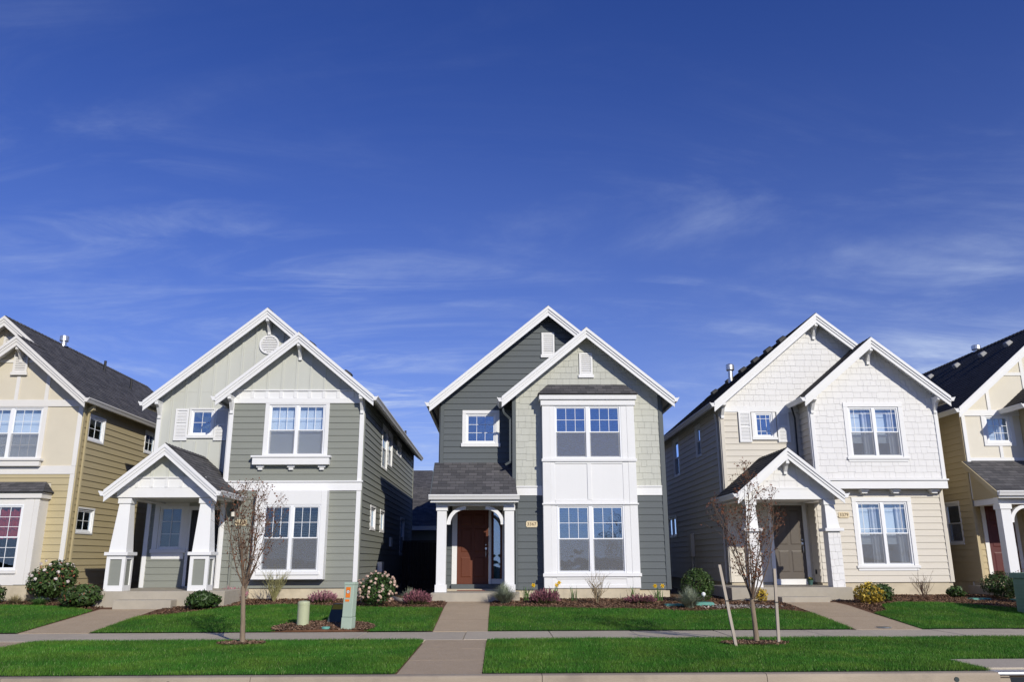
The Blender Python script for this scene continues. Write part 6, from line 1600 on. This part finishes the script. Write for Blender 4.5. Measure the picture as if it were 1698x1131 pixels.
def pedestal_dark():
    x, y = -3.36, 18.15; z = gz(x, y); P = empty('utility_pedestal', (x, y, z), 'dark sloping utility box with yellow strip behind the tall green pedestal', 'utility box')
    q = [(x - .20, y - .20, z - .02), (x + .24, y - .20, z - .02), (x + .24, y + .18, z - .02), (x - .20, y + .18, z - .02), (x - .10, y - .02, z + .40), (x + .22, y - .02, z + .40), (x + .22, y + .16, z + .40), (x - .10, y + .16, z + .40)]
    b = MB().hexa(q).build('body', 'ped_dark', P, bevel=.01)
    f = lambda t, e: [(x - .20 + .10 * t + .015, y - .20 + .18 * t - e, z - .02 + .42 * t), (x + .24 - .02 * t - .015, y - .20 + .18 * t - e, z - .02 + .42 * t)]
    a0, a1 = f(.74, .004); b0, b1 = f(.97, .004); c0, c1 = f(.74, .001); d0, d1 = f(.97, .001)
    MB().hexa([c0, c1, a1, a0, d0, d1, b1, b0]).build('warning_strip', 'yellow_tape', b)
pedestal_dark()
def lid(x, y, rx, ry, label, round_=False, h=.03):
    z = gz(x, y) + .012; P = empty('valve_lid', (x, y, z), label, 'valve box', 'green irrigation valve lids')
    if round_:
        MB().lathe((x, y, z), [(rx * .9, 0), (rx * .9, h * .6)], 20).build('rim', 'ped_dark', P); MB().lathe((x, y, z + h * .6), [(rx, 0), (rx, h * .5), (rx * .9, h * .75)], 20).build('cover', 'lid_green', P)
    else:
        MB().box(x - rx, x + rx, y - ry, y + ry, z - .02, z + h).build('rim', 'lid_green', P, bevel=.01); MB().box(x - rx * .9, x + rx * .9, y - ry * .85, y + ry * .85, z + h, z + h + .012).build('cover', 'lid_green', P, bevel=.004)
lid(-3.40, 17.18, .085, .085, 'round pale green lid in the mulch near the sidewalk', True, .06)
lid(4.22, 20.55, .22, .15, 'rectangular green lid left of the blue-grey grass clump'); lid(4.95, 20.62, .22, .15, 'rectangular green lid at the foot of the round clipped shrub', h=.06)
lid(12.3, 21.75, .25, .14, 'flat green lid beside the very small evergreen by the cream house'); lid(13.2, 21.45, .25, .14, 'flat green lid between the two evergreens at the right')
def spot(x, y, label):
    z = gz(x, y); P = empty('path_light', (x, y, z), label, 'garden light'); MB().tube([(x, y, z), (x, y, z + .2)], .012, 6).build('stake', 'dark_metal', P); MB().lathe((x, y, z + .2), [(.02, 0), (.045, .03), (.05, .07), (.02, .1)], 12).build('globe', 'sticker_white', P)
spot(5.0, 20.78, 'small white garden light before the round clipped shrub')
def cabinet():
    P = empty('utility_cabinet', (12.170, 18.9, .1), 'green utility cabinet cut off by the right edge', 'utility box'); z = gz(12.170, 18.9)
    B = MB().box(11.740, 12.720, 18.5, 19.3, z - .05, z + .78).build('body', 'box_green', P, bevel=.015); MB().prism([(11.700, 18.44, z + .781), (12.760, 18.44, z + .781), (12.760, 18.6, z + .90), (11.700, 18.6, z + .90)], [(11.700, 19.34, z + .781), (12.760, 19.34, z + .781), (12.760, 19.34, z + .90), (11.700, 19.34, z + .90)]).build('lid', 'box_green', P, bevel=.01)
    for k in range(8): MB().box(11.725, 11.739, 18.56, 19.24, z + .12 + k * .075, z + .15 + k * .075).build('rib', 'box_green', B)
    MB().box(11.620, 12.820, 18.35, 19.4, z - .08, z + .02).build('pad', 'porch_concrete', P)
cabinet()
def flower_pot(x, y, z, label, mat_, seed, k=1.0):
    P = empty('flower_pot', (x, y, z), label, 'flower pot'); MB().lathe((x, y, z), [(.10 * k, 0), (.15 * k, .22 * k), (.165 * k, .22 * k), (.165 * k, .26 * k), (.13 * k, .26 * k)], 18).build('pot', 'terracotta', P)
    co, f = leaf_cloud(160, (x, y, z + .3 * k), .15 * k, .15 * k, .1 * k, .06, seed); np_mesh('foliage', co, f, 'leaf_dark', P); co, f = leaf_cloud(60, (x, y, z + .35 * k), .14 * k, .14 * k, .08 * k, .05 * k, seed + 1, ratio=.9); np_mesh('flowers', co, f, mat_, P)
flower_pot(14.25, 22.55, .62, 'pot of white flowers on the porch at the right edge', 'flower_white', 61)
flower_pot(8.66, 23.55, .66, 'small potted plant beside the taupe door', 'leaf_gold', 62, .5)

def drain_pipe():
    z = gz(-2.4, 21.7); P = MB(); P.tube([(-2.75, 22.3, z + .10), (-2.45, 21.75, z + .06), (-2.1, 21.35, z + .05)], .055, 10)
    tag(P.build('drain_pipe', 'stake_wood', smooth=True), 'brown drain pipe lying on the mulch in the gap beside the sage green house', 'pipe')
drain_pipe()
def walk_cover():
    P = empty('utility_cover', (7.75, 17.3, .01), 'small dark round cover set in the path to the cream house at the sidewalk', 'utility cover')
    z = gz(7.75, 17.3) + .006; MB().lathe((7.75, 17.3, z), [(.16, 0), (.16, .008)], 24).build('rim', 'galv', P); MB().lathe((7.75, 17.3, z + .0082), [(.14, 0), (.14, .004)], 24).build('cover', 'ped_dark', P)
walk_cover()
